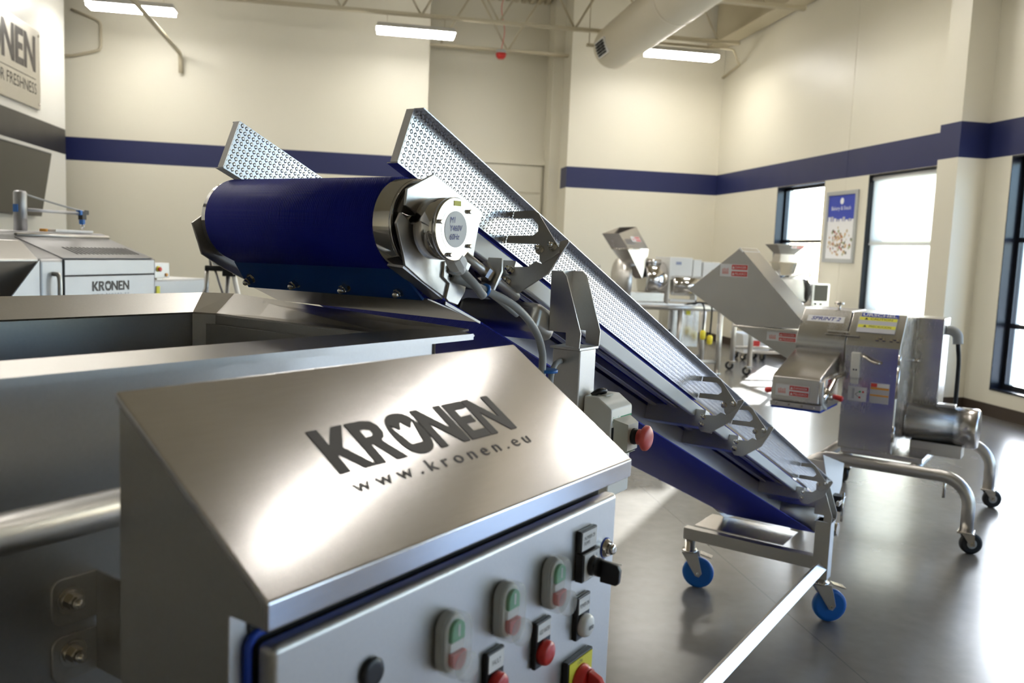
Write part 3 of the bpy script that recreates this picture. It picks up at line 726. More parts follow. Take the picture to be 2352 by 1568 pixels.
me_ = V.part('shaft_clamp', MB().prism([(DL-.022, .912, DZ-.028), (DL+.022, .912, DZ-.028), (DL+.022, .912, DZ+.028), (DL+.008, .912, DZ+.036), (DL-.012, .912, DZ+.036), (DL-.022, .912, DZ+.026)], (0, -.010, 0)), blast, mo, .002)
# bearing plates either side of the drum
bp_poly = [(-.063, .003), (-.070, .029), (-.021, .080), (.130, .083), (.128, .055), (.138, -.007), (.128, -.052), (.091, -.093), (.03, -.090), (-.024, -.083), (-.037, -.067), (-.071, -.031), (-.068, -.011), (-.037, -.017), (-.022, .001), (-.040, .004)]
V.part('bearing_plate', MB().prism([cv(a, .916, b) for a, b in bp_poly], (0, -.005, 0)), blast, bevel=.0012)
V.part('bearing_plate', MB().prism([cv(a, 1.415, b) for a, b in [(-.055, -.015), (-.072, -.040), (-.030, -.086), (.03, -.092), (.091, -.093), (.128, -.05), (.13, .070), (.0, .070)]], (0, .005, 0)), blast, bevel=.0012)
V.part('plate_flange', MB().plate([(1.046, .914, 1.518), (1.149, .914, 1.466), (1.165, .950, 1.462), (1.056, .957, 1.520)], .004), blast)
V.part('plate_tie', CB().sbox(.05, .12, .916, .962, .030, .070), blast)
# scraper hanger with slotted hole
hg = V.part('scraper_hanger', MB().prism([(1.140, .911, 1.526), (1.167, .911, 1.530), (1.203, .911, 1.500), (1.200, .911, 1.475), (1.180, .911, 1.452), (1.155, .911, 1.458), (1.147, .911, 1.464), (1.155, .911, 1.489), (1.138, .911, 1.500)], (0, -.005, 0)), blast, bevel=.001)
V.part('slot_shade', MB().box(1.152, 1.168, .9053, .9060, 1.500, 1.516), gap_shade, hg)  # hole is not cut: a dark plate carries its inner shade
V.inst('screw', BOLT, (1.152, .906, 1.516), aim((0, -1, 0)), hg, (.8, .8, .5))
# blue scraper and its four fixing bolts
sc_pts = [(1.084, .955, 1.513), (1.100, 1.393, 1.508), (1.118, 1.372, 1.459), (1.137, .945, 1.461)][::-1]
V.part('scraper_blade', MB().plate(sc_pts, .005), bluescr, bevel=.0008)
sc_n = Vector((-.72, 0, -.40)).normalized()
sb = bpy.data.objects['scraper_blade']
for l, w in ((1.122, .985), (1.112, 1.105), (1.109, 1.230), (1.108, 1.355)):
    V.inst('bolt', BOLT, (l, w, 1.4745), aim(sc_n), sb, (1.25, 1.25, 1.5))
V.part('drip_tray', MB().plate([(1.1415, .942, 1.4595), (1.126, 1.392, 1.4610), (1.206, 1.392, 1.427), (1.286, .935, 1.4145)], .003), blast, bevel=.0008)
V.part('tray_side', MB().prism([(1.185, .937, 1.456), (1.185, .937, 1.450), (1.286, .934, 1.4125), (1.286, .934, 1.4165)], (0, .003, 0)), blast)

# dimpled guide plates (tilted frame so the dimples follow the incline)
def guide(w, near):
    s0, s1, n0, n1 = -.058, 3.22, .083, .180; t = .0018
    m = MB(); m.box(s0, s1, w, w+t, n0, n1)
    g = tilted('side_guide', m, dimple)
    d = -1 if near else 1
    m = MB(); m.box(s0, s1, min(w, w+d*.020), max(w+t, w+d*.020+t), n1-.0001, n1+.0018); tilted('top_flange', m, dimple, g)
    m = MB(); m.box(s0-.0018, s0, w, w+.016, n0, n1); tilted('end_flange', m, blast, g)
    m = MB(); m.box(s0, 1.42, w, w+.024, n0-.0018, n0); tilted('bottom_flange', m, dimple, g)
    return g
for g, w, near in (('n', .960, True), ('f', 1.402, False)):
    gg = guide(w, near)
    for ch in gg.children: ch.location = (0, 0, 0); ch.rotation_euler = (0, 0, 0)
# frame: central spine, cross arms, slide rails
V.part('spine', CB().sbox(.30, 3.12, 1.121, 1.229, -.055, .048), blast, bevel=.004)
SB = (.285, 1.4245, 1.757, 2.702)
for s in SB:
    V.part('cross_arm', CB().sbox(s+.004, s+.040, .930, 1.121, .004, .058), blast, bevel=.002)
    V.part('cross_arm', CB().sbox(s+.004, s+.040, 1.229, 1.415, .004, .058), blast, bevel=.002)
V.part('slide_rail', CB().sbox(.10, 3.14, .962, .978, .036, .0735), white_paint, bevel=.004, seg=3)
for w in (1.020, 1.090, 1.25, 1.32, 1.372): V.part('slide_rail', CB().sbox(.10, 3.14, w, w+.022, .050, .0735), blast, bevel=.004)
# guide brackets
UP = [(.9585, .158), (.912, .160), (.901, .154), (.835, .083), (.834, .075), (.865, .051), (.872, .058), (.883, .091), (.9585, .091), (.9585, .106), (.901, .108), (.892, .117), (.896, .130), (.913, .144), (.9585, .143)]
LO = [(.825, .104), (.821, .098), (.848, .034), (.903, -.009), (.931, -.009), (.941, .001), (.942, .042), (.896, .045), (.883, .057), (.866, .052), (.840, .074), (.840, .099)]
for s in SB:
    lo = V.part('guide_bracket', MB().prism([cv(s, a, b) for a, b in LO], Vector(cv(.0035, 0, 0))-Vector(cv(0, 0, 0))), blast, bevel=.0006)
    V.part('bracket_arm', MB().prism([cv(s-.0037, a, b) for a, b in UP], Vector(cv(.0035, 0, 0))-Vector(cv(0, 0, 0))), blast, lo, .0006)
    back = Vector(cv(-1, 0, 0))-Vector(cv(0, 0, 0))
    for a, b in ((.876, .078), (.849, .085)): V.inst('bolt', BOLT, cv(s-.004, a, b), aim(back), lo, (1.05, 1.05, 1.2))
    for a, b in ((.933, .035), (.934, .013)): V.inst('bolt', BOLT, cv(s-.0005, a, b), aim(back), lo, (1.05, 1.05, 1.2))
# mirrored brackets on the far side
for s in SB:
    V.part('guide_bracket', MB().prism([cv(s, 2.362-a, b) for a, b in LO], Vector(cv(.0035, 0, 0))-Vector(cv(0, 0, 0))), blast, bevel=.0006)

# tensioner rod beside the drum
V.part('tension_rod', MB().cyl(cv(.085, .915, -.005), cv(.30, .915, -.012), .009, 16), blast)
V.part('tension_nut', MB().lathe(cv(.175, .915, -.008), Vector(cv(1, 0, -.03))-Vector(cv(0, 0, 0)), [(0, .017), (.018, .017)], 6, False), bolt_m)
V.part('tension_nut', MB().lathe(cv(.205, .915, -.009), Vector(cv(1, 0, -.03))-Vector(cv(0, 0, 0)), [(0, .015), (.014, .015)], 6, False), bolt_m)
V.part('tension_lug', MB().prism([cv(.196, .925, -.04), cv(.196, .925, .025), cv(.196, .895, .025), cv(.196, .888, .0), cv(.196, .895, -.04)], Vector(cv(.006, 0, 0))-Vector(cv(0, 0, 0))), blast, bevel=.001)

# posts, heads, floor frame
def post(l, w0, w1, z0, z1): return MB().box(l, l+.066, w0, w1, z0, z1)
FL = [(.9102, 1.512), (.8847, 1.5125), (.8748, 1.503), (.836, 1.391), (.838, 1.3605), (.8697, 1.3645), (.8701, 1.390), (.9084, 1.3907)]
def head(mir, l, dz=0, k=1.0):
    f = (lambda w: w) if not mir else (lambda w: 2.35-w)
    h = V.part('post_head', MB().prism([(l-.010, f(a), b+dz) for a, b in FL], (.0035, 0, 0)), blast, bevel=.0008)
    V.part('head_plate', MB().prism([(l+.0715, f(a), b+dz) for a, b in FL], (.0035, 0, 0)), blast, h, .0008)
    a, b = sorted((f(.9084), f(.9120)))
    V.part('head_web', MB().box(l-.0065, l+.0715, a, b, 1.39+dz, 1.512+dz), blast, h)
    a, b = sorted((f(.838), f(.908)))
    V.part('head_base', MB().box(l-.0065, l+.0715, a, b, 1.356+dz, 1.3605+dz), blast, h)
    return h
for mir in (False,):
    a, b = (.84, .905) if not mir else (1.445, 1.51)
    V.part('post', post(1.50, a, b, .26, 1.356), blast, bevel=.003)
    head(mir, 1.50)
    V.part('post', post(3.75, a, b, .195, .450), blast, bevel=.003)
    head(mir, 3.75, -.9105)
    wc = (a+b)/2
    d = .042
    V.part('floor_rail', MB().prism([(1.40, wc, .245+.030), (1.40, wc-.030, .245), (1.40, wc, .245-.030), (1.40, wc+.030, .245)], (2.35, 0, 0)), blast, bevel=.002)
    a2, b2 = sorted(((.913, 1.12) if not mir else (1.23, 1.437)))
    V.part('head_tie', CB().sbox(.385, .470, a2, b2, -.050, .012), blast, bevel=.018, seg=4)
    V.part('head_tie', MB().box(3.757, 3.81, a2, b2, .500, .555), blast, bevel=.006)
V.part('floor_cross_beam', MB().box(3.762, 3.806, .905, 1.505, .229, .286), blast, bevel=.003)
V.part('floor_cross_beam', MB().box(1.51, 1.555, .905, 1.505, .229, .286), blast, bevel=.003)
V.part('drip_plate', MB().box(3.81, 4.04, 1.05, 1.47, .287, .292), brushed, bevel=.001)
V.part('tail_roller', MB().cyl(cv(SE, .95, 0), cv(SE, 1.40, 0), RD-.0035, 32), blast)
V.part('tail_cheek', MB().prism([cv(a, .953, b) for a, b in [(3.02, .262), (3.459, .315), (3.493, .208), (3.43, .09), (3.359, -.008), (3.22, .02), (3.16, .180)]], (0, .003, 0)), white_paint, bevel=.001)
V.part('tail_cheek', MB().prism([cv(a, 1.412, b) for a, b in [(3.02, .262), (3.459, .315), (3.493, .208), (3.43, .09), (3.359, -.008), (3.22, .02), (3.16, .180)]], (0, .003, 0)), white_paint, bevel=.001)
V.part('side_frame', MB().prism([cv(a, 1.405, b) for a, b in [(2.9, .06), (3.36, .06), (3.36, -.06), (3.2, -.09), (2.9, -.06)]], (0, .004, 0)), blast)
V.part('end_stop', CB().sbox(3.455, 3.475, .956, 1.412, .20, .31), blast, bevel=.003)
tb = V.part('tail_tensioner', MB().cyl((3.98, .93, .36), (3.98, .86, .36), .03, 20), polish)
V.part('tensioner_bolt', MB().cyl((3.93, .885, .40), (4.06, .885, .33), .009, 12), bolt_m, tb)
V.part('tensioner_block', MB().box(4.02, 4.08, .865, .91, .43, .50), blackp, tb, .003)
V.part('tensioner_clamp', MB().box(3.96, 4.09, .86, .875, .47, .49), bolt_m, tb, .002)
V.part('tensioner_clamp', MB().cyl((4.035, .862, .385), (4.035, .862, .52), .006, 10), bolt_m, tb)

# castors
def castor(l, w, ang):
    d = Vector((math.cos(ang), math.sin(ang), 0)); sdir = Vector((-d.y, d.x, 0)); z = Vector((0, 0, 1))
    ax_c = Vector((l, w, .0725))+d*.045
    c = V.part('castor', MB().lathe(ax_c-sdir*.016, sdir, [(0, .058), (.003, .070), (.007, .0725), (.025, .0725), (.029, .070), (.032, .058)], 36), bluewheel)
    V.part('hub', MB().lathe(ax_c-sdir*.021, sdir, [(0, .016), (.042, .016)], 18), bluewheel, c)
    for k in (-1, 1):
        o0 = Vector((l, w, 0))+sdir*k*.024
        V.part('fork', MB().prism([o0-d*.035+z*.168, o0+d*.040+z*.168, o0+d*.065+z*.075, o0+d*.052+z*.055, o0+d*.035+z*.06], sdir*k*.003), blast, c, .001)
    V.part('axle_bolt', MB().lathe(ax_c-sdir*.030, sdir, [(0, .006), (.06, .006)], 8), bolt_m, c)
    V.part('swivel_plate', MB().lathe((l, w, .168), z, [(0, .036), (.010, .036), (.011, .024), (.027 if w < 1 else .061, .024)], 24), bolt_m, c)
    br = Vector((l, w, 0))+d*.05
    V.part('brake_lever', MB().prism([br+z*.165-sdir*.022, br+z*.165+sdir*.022, br+d*.055+z*.150+sdir*.022, br+d*.055+z*.150-sdir*.022], z*.006), bolt_m, c, .001)
castor(3.785, .872, math.radians(-55)); castor(3.79, 1.478, math.radians(-75))
V.part('post_foot', MB().box(1.50, 1.566, .84, .905, .195, .262), blast)
castor(1.535, .872, math.radians(150)); castor(1.535, 1.478, math.radians(150))

# emergency stop box on the near post
e = V.part('emergency_stop_box', MB().prism([(1.522, .8395, 1.06), (1.522, .8395, 1.263), (1.522, .806, 1.263), (1.522, .777, 1.243), (1.522, .775, 1.238), (1.522, .775, 1.06)], (.094, 0, 0)), cream_pl, bevel=.004, seg=3)
V.part('cover_notch', MB().box(1.545, 1.575, .800, .812, 1.2632, 1.2655), cream_dk, e)
V.text('Schneider', inkgreen, (1.530, .775, 1.2150), (1, 0, 0), (0, 0, 1), .032, .011, e, name='brand_lettering')
V.part('green_line', MB().box(1.564, 1.612, .7744, .775, 1.2195, 1.2235), inkgreen, e)
V.part('white_label', MB().box(1.585, 1.612, .7742, .775, 1.198, 1.212), paper, e)
V.part('recess', MB().box(1.526, 1.545, .7735, .775, 1.135, 1.205), gap_shade, e, .001)  # flat dark plate painted as the shade of a hollow
V.part('button_housing', MB().prism([(1.536, .775, 1.142), (1.600, .775, 1.142), (1.592, .752, 1.152), (1.548, .752, 1.152)], (0, 0, .001)).add(
    [(1.532,.775,1.140),(1.606,.775,1.140),(1.606,.775,1.222),(1.532,.775,1.222),(1.546,.748,1.158),(1.592,.748,1.158),(1.592,.748,1.212),(1.546,.748,1.212)],
    [(0,1,2,3),(4,5,6,7),(0,1,5,4),(1,2,6,5),(2,3,7,6),(3,0,4,7)]), cream_dk, e, .002)
V.part('black_collar', MB().lathe((1.570, .7475, 1.186), (0, -1, 0), [(0, .0165), (.006, .0165), (.0065, .0150), (.012, .0150)], 24), blackp, e)
V.part('mushroom_button', MB().lathe((1.570, .7355, 1.186), (0, -1, 0), [(0, .0160), (.011, .0160), (.0115, .0235), (.014, .0262), (.019, .0255), (.023, .021), (.0255, .012), (.0262, .004)], 36), redcap, e)
V.part('cable_gland', MB().tube(curve_pts([(1.54, .83, 1.262), (1.548, .818, 1.272), (1.565, .815, 1.270), (1.560, .83, 1.262)]), .006, 8), blackp, e)

# motor cables
gl = V.part('motor_cable', MB().tube(curve_pts([(1.135, .871, 1.519), (1.148, .869, 1.507), (1.166, .862, 1.490), (1.190, .860, 1.470)], 6), .0075, 14), cablem)
V.part('cable_gland', MB().lathe((1.118, .872, 1.537), Vector((.6, 0, -.62)), [(0, .014), (.004, .0165), (.022, .0165), (.028, .011), (.036, .009)], 10, False), white_pl, gl)
c2 = V.part('supply_cable', MB().tube(curve_pts([(1.160, .905, 1.500), (1.215, .880, 1.480), (1.283, .862, 1.453), (1.350, .860, 1.411), (1.385, .860, 1.366), (1.391, .860, 1.310), (1.391, .860, 1.10), (1.395, .86, .60)], 6), .0072, 14), cablem)
V.part('branch_cable', MB().tube(curve_pts([(1.500, .885, 1.330), (1.470, .872, 1.333), (1.445, .866, 1.327), (1.428, .863, 1.300), (1.426, .862, 1.2), (1.426, .862, .6)], 6), .0058, 12), cablem, c2)
V.part('thin_cable', MB().tube(curve_pts([(1.150, .905, 1.512), (1.20, .893, 1.492), (1.25, .886, 1.470), (1.34, .89, 1.43)], 6), .005, 10), cablem, c2)
for p_, dirv, r in (((1.222, .880, 1.478), (.9, -.2, -.35), .012), ((1.408, .861, 1.322), (0, 0, 1), .022)):
    V.part('cable_tie', MB().lathe(Vector(p_)-Vector(dirv).normalized()*.003, dirv, [(0, r), (.006, r)], 18), bluetie, c2)

# ================================================================== stickers
def danger(F, o0, ux, uy, w, h, parent=None, lift=.0008):
    """white warning sticker: hand pictogram on the left, two red bars with lettering on the right"""
    ux = Vector(ux).normalized(); uy = Vector(uy).normalized(); n = ux.cross(uy)
    root = parent or F.root
    o = Vector(o0)+n*lift
    def q(a0, a1, b0, b1, e=0): return MB().plate([o+ux*w*a0+uy*h*b0+n*e, o+ux*w*a1+uy*h*b0+n*e, o+ux*w*a1+uy*h*b1+n*e, o+ux*w*a0+uy*h*b1+n*e], .0005)
    base = F.part('warning_sticker', q(0, 1, 0, 1), paper, root)
    for b0, b1, t_ in ((.58, .96, 'DANGER'), (.06, .44, 'PELIGRO')):
        F.part('red_bar', q(.42, .98, b0, b1, .0007), paper_r, base)
        F.text(t_, inkwhite, o+ux*w*.54+uy*h*(b0+.10), ux, uy, w*.40, h*.18, base, lift=.0012)
        F.part('triangle', MB().plate([o+ux*w*.44+uy*h*(b0+.08)+n*.0012, o+ux*w*.52+uy*h*(b0+.08)+n*.0012, o+ux*w*.48+uy*h*(b0+.30)+n*.0012], .0003), inkwhite, base)
    for k in range(4): F.part('hand_print', q(.08+.06*k, .12+.06*k, .30, .62+.05*(k % 2), .0007), P('pale_pink_print', (.75, .42, .40), .5), base)
    F.part('hand_print', q(.08, .31, .20, .38, .0007), P('pale_pink_print', (.75, .42, .40), .5), base)
    return base

def cutter_castor(F, x, y, R=.055, ang=0., root=None, h=.115):
    d = Vector((math.cos(ang), math.sin(ang), 0)); s_ = Vector((-d.y, d.x, 0)); z = Vector((0, 0, 1)); c0 = Vector((x, y, R))+d*.03
    c = F.part('castor', MB().lathe(c0-s_*.016, s_, [(0, R*.8), (.004, R), (.028, R), (.032, R*.8)], 28), blackrub, root)
    F.part('hub', MB().lathe(c0-s_*.019, s_, [(0, R*.45), (.038, R*.45)], 16), greyp, c)
    for k in (-1, 1): F.part('fork', MB().prism([Vector((x, y, h))+s_*k*.024-d*.03, Vector((x, y, h))+s_*k*.024+d*.035, c0+s_*k*.024+d*.012-z*.012, c0+s_*k*.024-d*.012-z*.012], s_*k*.004), bolt_m, c)
    F.part('top_plate', MB().box(x-.045, x+.045, y-.04, y+.04, h, h+.012), bolt_m, c, .002)
    F.part('axle_nut', MB().lathe(c0-s_*.034, s_, [(0, .010), (.068, .010)], 6, False), bolt_m, c)
    return c

# ================================================================== FOOD CUTTER BEHIND THE CONVEYOR
U = Frame('food_cutter', 'stainless food cutter with big slanted hopper on a tubular wheeled frame', 'food cutter', (5.8, 1.0))
prof = [(5.25, .475), (5.25, 1.105), (5.385, 1.268), (5.76, 1.268), (5.76, .475)]
U.part('drive_housing', MB().prism([(a, .880, b) for a, b in prof], (0, .298, 0)), brushed_z, bevel=.006, seg=3)
pl2 = [(5.25, 1.035), (5.25, 1.113), (5.38, 1.272), (5.74, 1.272), (5.74, .90), (5.30, .90)]
U.part('cutter_housing', MB().prism([(a, 1.182, b) for a, b in pl2], (0, .283, 0)), brushed_z, bevel=.006, seg=3)
dp_ = U.part('access_door', MB().box(5.240, 5.250, .884, 1.176, .485, 1.085), brushed_z, bevel=.003)
for z0, z1 in ((.99, 1.05), (.80, .98), (.55, .64)): U.part('hinge', MB().cyl((5.243, .880, z0), (5.243, .880, z1), .008, 10), bolt_m, dp_)
# discharge nose
no = U.part('discharge_nose', MB().prism([(5.25, 1.20, 1.032), (4.86, 1.20, .920), (4.835, 1.20, .905), (4.825, 1.20, .775), (5.25, 1.20, .715)], (0, .265, 0)), brushed, bevel=.008, seg=3)
U.part('nose_slide', MB().box(4.83, 5.25, 1.185, 1.468, .742, .770), blast, no, .003)
U.part('blue_belt_edge', MB().box(4.84, 5.22, 1.190, 1.462, .728, .741), bluegask, no)
for k in range(4): U.part('slide_screw', MB().lathe((4.83, 1.43-.07*k, .756), (-1, 0, 0), [(0, .007), (.004, .006)], 10), bolt_m, no)
danger(U, (4.826, 1.438, .805), (0, -1, 0), (-.05, 0, 1), .185, .062, no)
danger(U, (4.95, 1.1995, .80), (1, 0, 0), (0, 0, 1), .11, .10, no)
U.part('side_arm', MB().tube(curve_pts([(4.86, 1.185, .80), (4.98, 1.18, .85), (5.10, 1.18, .90), (5.22, 1.17, .905)]), .014, 10), bolt_m, no)
U.part('pivot_boss', MB().lathe((4.93, 1.20, .815), (0, -1, 0), [(0, .045), (.02, .045), (.03, .02), (.05, .02)], 20), bolt_m, no)
U.part('curved_guard', MB().tube(curve_pts([(4.845, 1.192, .90), (4.84, 1.190, .84), (4.86, 1.188, .775), (4.93, 1.186, .745)]), .010, 10), white_paint, no)
for w0, w1 in ((1.150, 1.095), (1.475, 1.530)):
    hd = U.part('lock_handle', MB().cyl((4.93, w0+ (.04 if w0 < 1.3 else -.01), .815), (4.93, w0, .818), .007, 10), bolt_m, no)
    U.part('red_grip', MB().lathe((4.93, w0, .818), (0, w1-w0, -.012), [(0, .010), (.01, .014), (.045, .017), (.056, .010)], 16), redp, hd)
# lettering and stickers on the sloping top
sy = Vector((.135, 0, .163)).normalized(); sx = Vector((0, -1, 0))
def slope(w, v): return Vector((5.25, w, 1.108))+sy*v
n_ = sx.cross(sy)
sp_ = U.part('name_sticker', MB().plate([slope(1.428, .115)+n_*.006, slope(1.215, .115)+n_*.006, slope(1.215, .160)+n_*.006, slope(1.428, .160)+n_*.006], .001), paper)
U.text('SPRINT 2', inkblue, slope(1.405, .126)+n_*.006, sx, sy, .17, .026, sp_, shear=.3, bold=.025)
lb = U.part('name_plate', MB().plate([slope(1.125, .178)+n_*.004, slope(.925, .178)+n_*.004, slope(.925, .205)+n_*.004, slope(1.125, .205)+n_*.004], .001), paper_b)
U.text('URSCHEL', inkwhite, slope(1.118, .182)+n_*.004, sx, sy, .186, .019, lb, bold=.02)
cs_ = U.part('caution_sticker', MB().plate([slope(1.135, .065)+n_*.004, slope(.925, .065)+n_*.004, slope(.925, .176)+n_*.004, slope(1.135, .176)+n_*.004], .001), paper_g)
for v, t_ in ((.152, 'CAUTION'), (.098, 'PRECAUCION')):
    U.part('yellow_bar', MB().plate([slope(1.133, v)+n_*.0046, slope(.927, v)+n_*.0046, slope(.927, v+.022)+n_*.0046, slope(1.133, v+.022)+n_*.0046], .0005), paper_y, cs_)
    U.text(t_, inkblk, slope(1.072, v+.004)+n_*.0048, sx, sy, .12, .014, cs_)
    U.part('warning_triangle', MB().plate([slope(1.105, v+.004)+n_*.0049, slope(1.085, v+.004)+n_*.0049, slope(1.095, v+.019)+n_*.0049], .0002), inkblk, cs_)
for k in range(3):
    for j in range(2):
        w = 1.01-.075*j-.018*k
        U.part('cooling_louvre', MB().prism([slope(w+.008, .012+.012*(k == 1))+n_*.002, slope(w-.008, .012+.012*(k == 1))+n_*.002, slope(w, .040+.012*(k == 1))+n_*.002], n_*.010), bolt_m)
U.part('lid_latch', MB().box(5.262, 5.275, 1.17, 1.29, 1.150, 1.160).box(5.25, 5.28, 1.11, 1.30, 1.135, 1.139), bolt_m)
kn = U.part('lid_knob', MB().cyl((5.42, 1.27, 1.27), (5.42, 1.27, 1.300), .008, 12), bolt_m)
U.part('knob_cap', MB().lathe((5.42, 1.27, 1.300), (0, 0, 1), [(0, .014), (.006, .028), (.018, .028), (.022, .02)], 10), bolt_m, kn)
lt = U.part('door_latch', MB().box(5.222, 5.240, 1.085, 1.135, .895, 1.045), cream_pl, bevel=.006)
U.part('latch_foot', MB().box(5.226, 5.240, 1.090, 1.130, .862, .893), cream_pl, lt, .003)
for w in (1.102, 1.116): U.part('indicator', MB().lathe((5.222, w, .945), (-1, 0, 0), [(0, .005), (.002, .005)], 10), blackp, lt)
U.part('door_handle', MB().tube(curve_pts([(5.236, 1.085, 1.028), (5.215, 1.06, 1.022), (5.205, 1.02, 1.002), (5.205, .985, .994), (5.236, .975, .996)]), .008, 10), bolt_m)
st = U.part('lock_sticker', MB().box(5.2385, 5.2398, 1.038, 1.141, .762, .845), paper)
U.part('lever_print', MB().box(5.2378, 5.2385, 1.105, 1.118, .775, .835), paper_g, st)
for (w, z, mm) in ((1.075, .818, inkgreen), (1.058, .818, redp), (1.075, .785, redp)): U.part('dot_print', MB().lathe((5.2385, w, z), (-1, 0, 0), [(0, .006), (.0006, .006)], 12), mm, st)
for z1 in (.818, .785): U.part('arrow_print', MB().plate([(5.2378, 1.10, .80), (5.2378, 1.10, .803), (5.2378, 1.08, z1+.002), (5.2378, 1.08, z1-.001)], .0004), inkblk, st)
st = U.part('instruction_sticker', MB().box(5.2385, 5.2398, .918, 1.022, .762, .878), paper_g)
for z0, z1, mm in ((.855, .876, paper), (.842, .853, paper_o), (.803, .812, paper_o)): U.part('print_bar', MB().box(5.2378, 5.2385, .920, 1.020, z0, z1), mm, st)
U.part('red_symbol', MB().box(5.2372, 5.2378, .985, 1.019, .855, .876), paper_r, st)
# electrical box, conduit and motor
bx_ = U.part('electrical_box', MB().box(5.765, 6.02, .735, .92, .69, 1.243), brushed_z, bevel=.005)
U.part('conduit_elbow', MB().tube(curve_pts([(5.90, .735, 1.17), (5.90, .70, 1.165), (5.90, .675, 1.14), (5.90, .668, 1.09)]), .030, 14), greyp, bx_)
U.part('power_cable', MB().tube(curve_pts([(5.90, .668, 1.09), (5.90, .655, .98), (5.90, .652, .82), (5.92, .655, .66)]), .013, 10), blackrub, bx_)
U.part('box_knob', MB().cyl((5.70, .88, .985), (5.70, .845, .985), .012, 12), bolt_m)
mt = U.part('motor', MB().lathe((5.65, .885, .622), (0, -1, 0), [(0, .10), (.02, .112), (.275, .112), (.276, .118), (.385, .118), (.398, .108)], 40), brushed)
U.part('motor_foot', MB().box(5.58, 5.72, .56, .84, .443, .52), blast, mt, .004)
U.part('terminal_box', MB().box(5.62, 5.70, .62, .72, .730, .748), blast, mt, .003)
# hopper: upper chute, joint flange, lower chute
def chute(quad0, l0, l1, t=.004, open_edge=None):
    """four walls of a slanted box; quad0 in (w,z); the edge open_edge is left open"""
    m = MB(); q = [(l0, a, b) for a, b in quad0]
    m.prism(q, (t, 0, 0)); m.prism([(l1, a, b) for a, b in quad0], (t, 0, 0))
    k = len(quad0)
    for i in range(k):
        if i == open_edge: continue
        a, b = quad0[i], quad0[(i+1) % k]
        m.plate([(l0, *a), (l0, *b), (l1+t, *b), (l1+t, *a)], t)
    return m
hp = U.part('hopper', chute([(1.865, 1.620), (2.190, 1.345), (1.853, 1.140), (1.470, 1.150), (1.462, 1.200)], 5.30, 5.60, .004, 0), brushed)
U.part('hopper_lip', MB().plate([(5.29, 1.865, 1.624), (5.29, 1.84, 1.600), (5.62, 1.84, 1.600), (5.62, 1.865, 1.624)], .008), white_paint, hp)
danger(U, (5.2995, 1.985, 1.440), (0, -1, 0), (0, 0, 1), .18, .078, hp)
U.part('joint_flange', MB().box(5.285, 5.62, 1.46, 1.87, 1.126, 1.138), bolt_m, hp, .002)
lc = U.part('lower_chute', chute([(1.850, 1.125), (1.508, .955), (1.466, .985), (1.466, 1.125)], 5.31, 5.59), brushed)
danger(U, (5.309, 1.66, 1.060), (0, -1, 0), (0, 0, 1), .18, .055, lc)
# tubular frame
for i, l in enumerate((5.23, 6.37)):
    U.part('frame_tube', MB().tube(fillet_path([(l, .465, .125), (l, .465, .408), (l, 1.36, .408), (l, 1.36, .125)], .15, 10), .034, 18), blast)
    for w in (.465, 1.36): cutter_castor(U, l, w, .058, math.radians(-60 if w < 1 else 40))
for w in (.76, 1.25): U.part('frame_bar', MB().cyl((5.23, w, .41), (6.37, w, .41), .030, 16), blast)
U.part('base_plate', MB().box(5.27, 5.78, .72, 1.165, .443, .474), brushed, bevel=.003)
U.part('latch_rod', MB().cyl((5.30, .60, .38), (5.30, .60, .27), .008, 8), bolt_m)

# ================================================================== CUTTER ON THE STAND BY THE FAR CORNER
S = Frame('dicing_machine', 'stainless dicing machine with two-piece chute on a tube stand behind', 'dicing machine', (0, 0), 0, (3.75, 10.45))
m = MB()
def frustum(F, name, b4, t4, mat, parent=None):
    q = MB().add(list(b4)+list(t4), [(0,1,5,4),(1,2,6,5),(2,3,7,6),(3,0,4,7)])
    o = F.part(name, q, mat, parent); md = o.modifiers.new('thick', 'SOLIDIFY'); md.thickness = .006; return o
A = [(-.73, -.25, 1.62), (-.58, -.42, 1.62), (-.26, -.22, 1.625), (-.41, -.05, 1.625)]
Tp = [(-.855, -.25, 1.795), (-.70, -.42, 1.80), (-.43, -.22, 1.89), (-.585, -.05, 1.885)]
Bt = [(-.40, -.22, 1.27), (-.34, -.30, 1.27), (-.28, -.22, 1.29), (-.34, -.14, 1.29)]
c_ = frustum(S, 'upper_chute', A, Tp, brushed); frustum(S, 'lower_chute', Bt, A, brushed)
S.part('chute_flange', MB().tube([*A, A[0]], .010, 8), bolt_m)
danger(S, (-.58+.06, -.415, 1.71), (.32, .20, 0), (-.14, .02, .22), .16, .07, c_)
S.part('front_cover', MB().lathe((-.62, -.10, 1.22), (1, 0, 0), [(0, .05), (.02, .28), (.12, .30), (.14, .26)], 32), blast)
S.part('cutting_drum', MB().lathe((-.28, -.10, 1.26), (1, 0, 0), [(0, .20), (.04, .22), (.27, .22), (.29, .18)], 36), polish)
S.part('top_rod', MB().cyl((-.28, -.2, 1.475), (-.08, -.2, 1.475), .035, 16), polish)
S.part('gear_housing', MB().box(-.50, .02, -.25, .15, .98, 1.10), brushed_z, bevel=.01)
bx2 = S.part('upper_cabinet', MB().box(0.0, .30, -.30, .22, 1.26, 1.545), white_paint, bevel=.006)
S.part('upper_cabinet', MB().box(.31, .42, -.30, .22, 1.26, 1.525), white_paint, bevel=.006)
S.part('upper_cabinet', MB().box(.44, .66, -.30, .22, 1.24, 1.50), white_paint, bevel=.006)
S.part('blue_mark', MB().box(.085, .155, -.302, -.300, 1.455, 1.49), P('blue_grey_print', (.30, .34, .48), .5), bx2)
S.part('support_plate', MB().box(-.005, .012, -.32, .20, .97, 1.545), white_paint, bevel=.003)
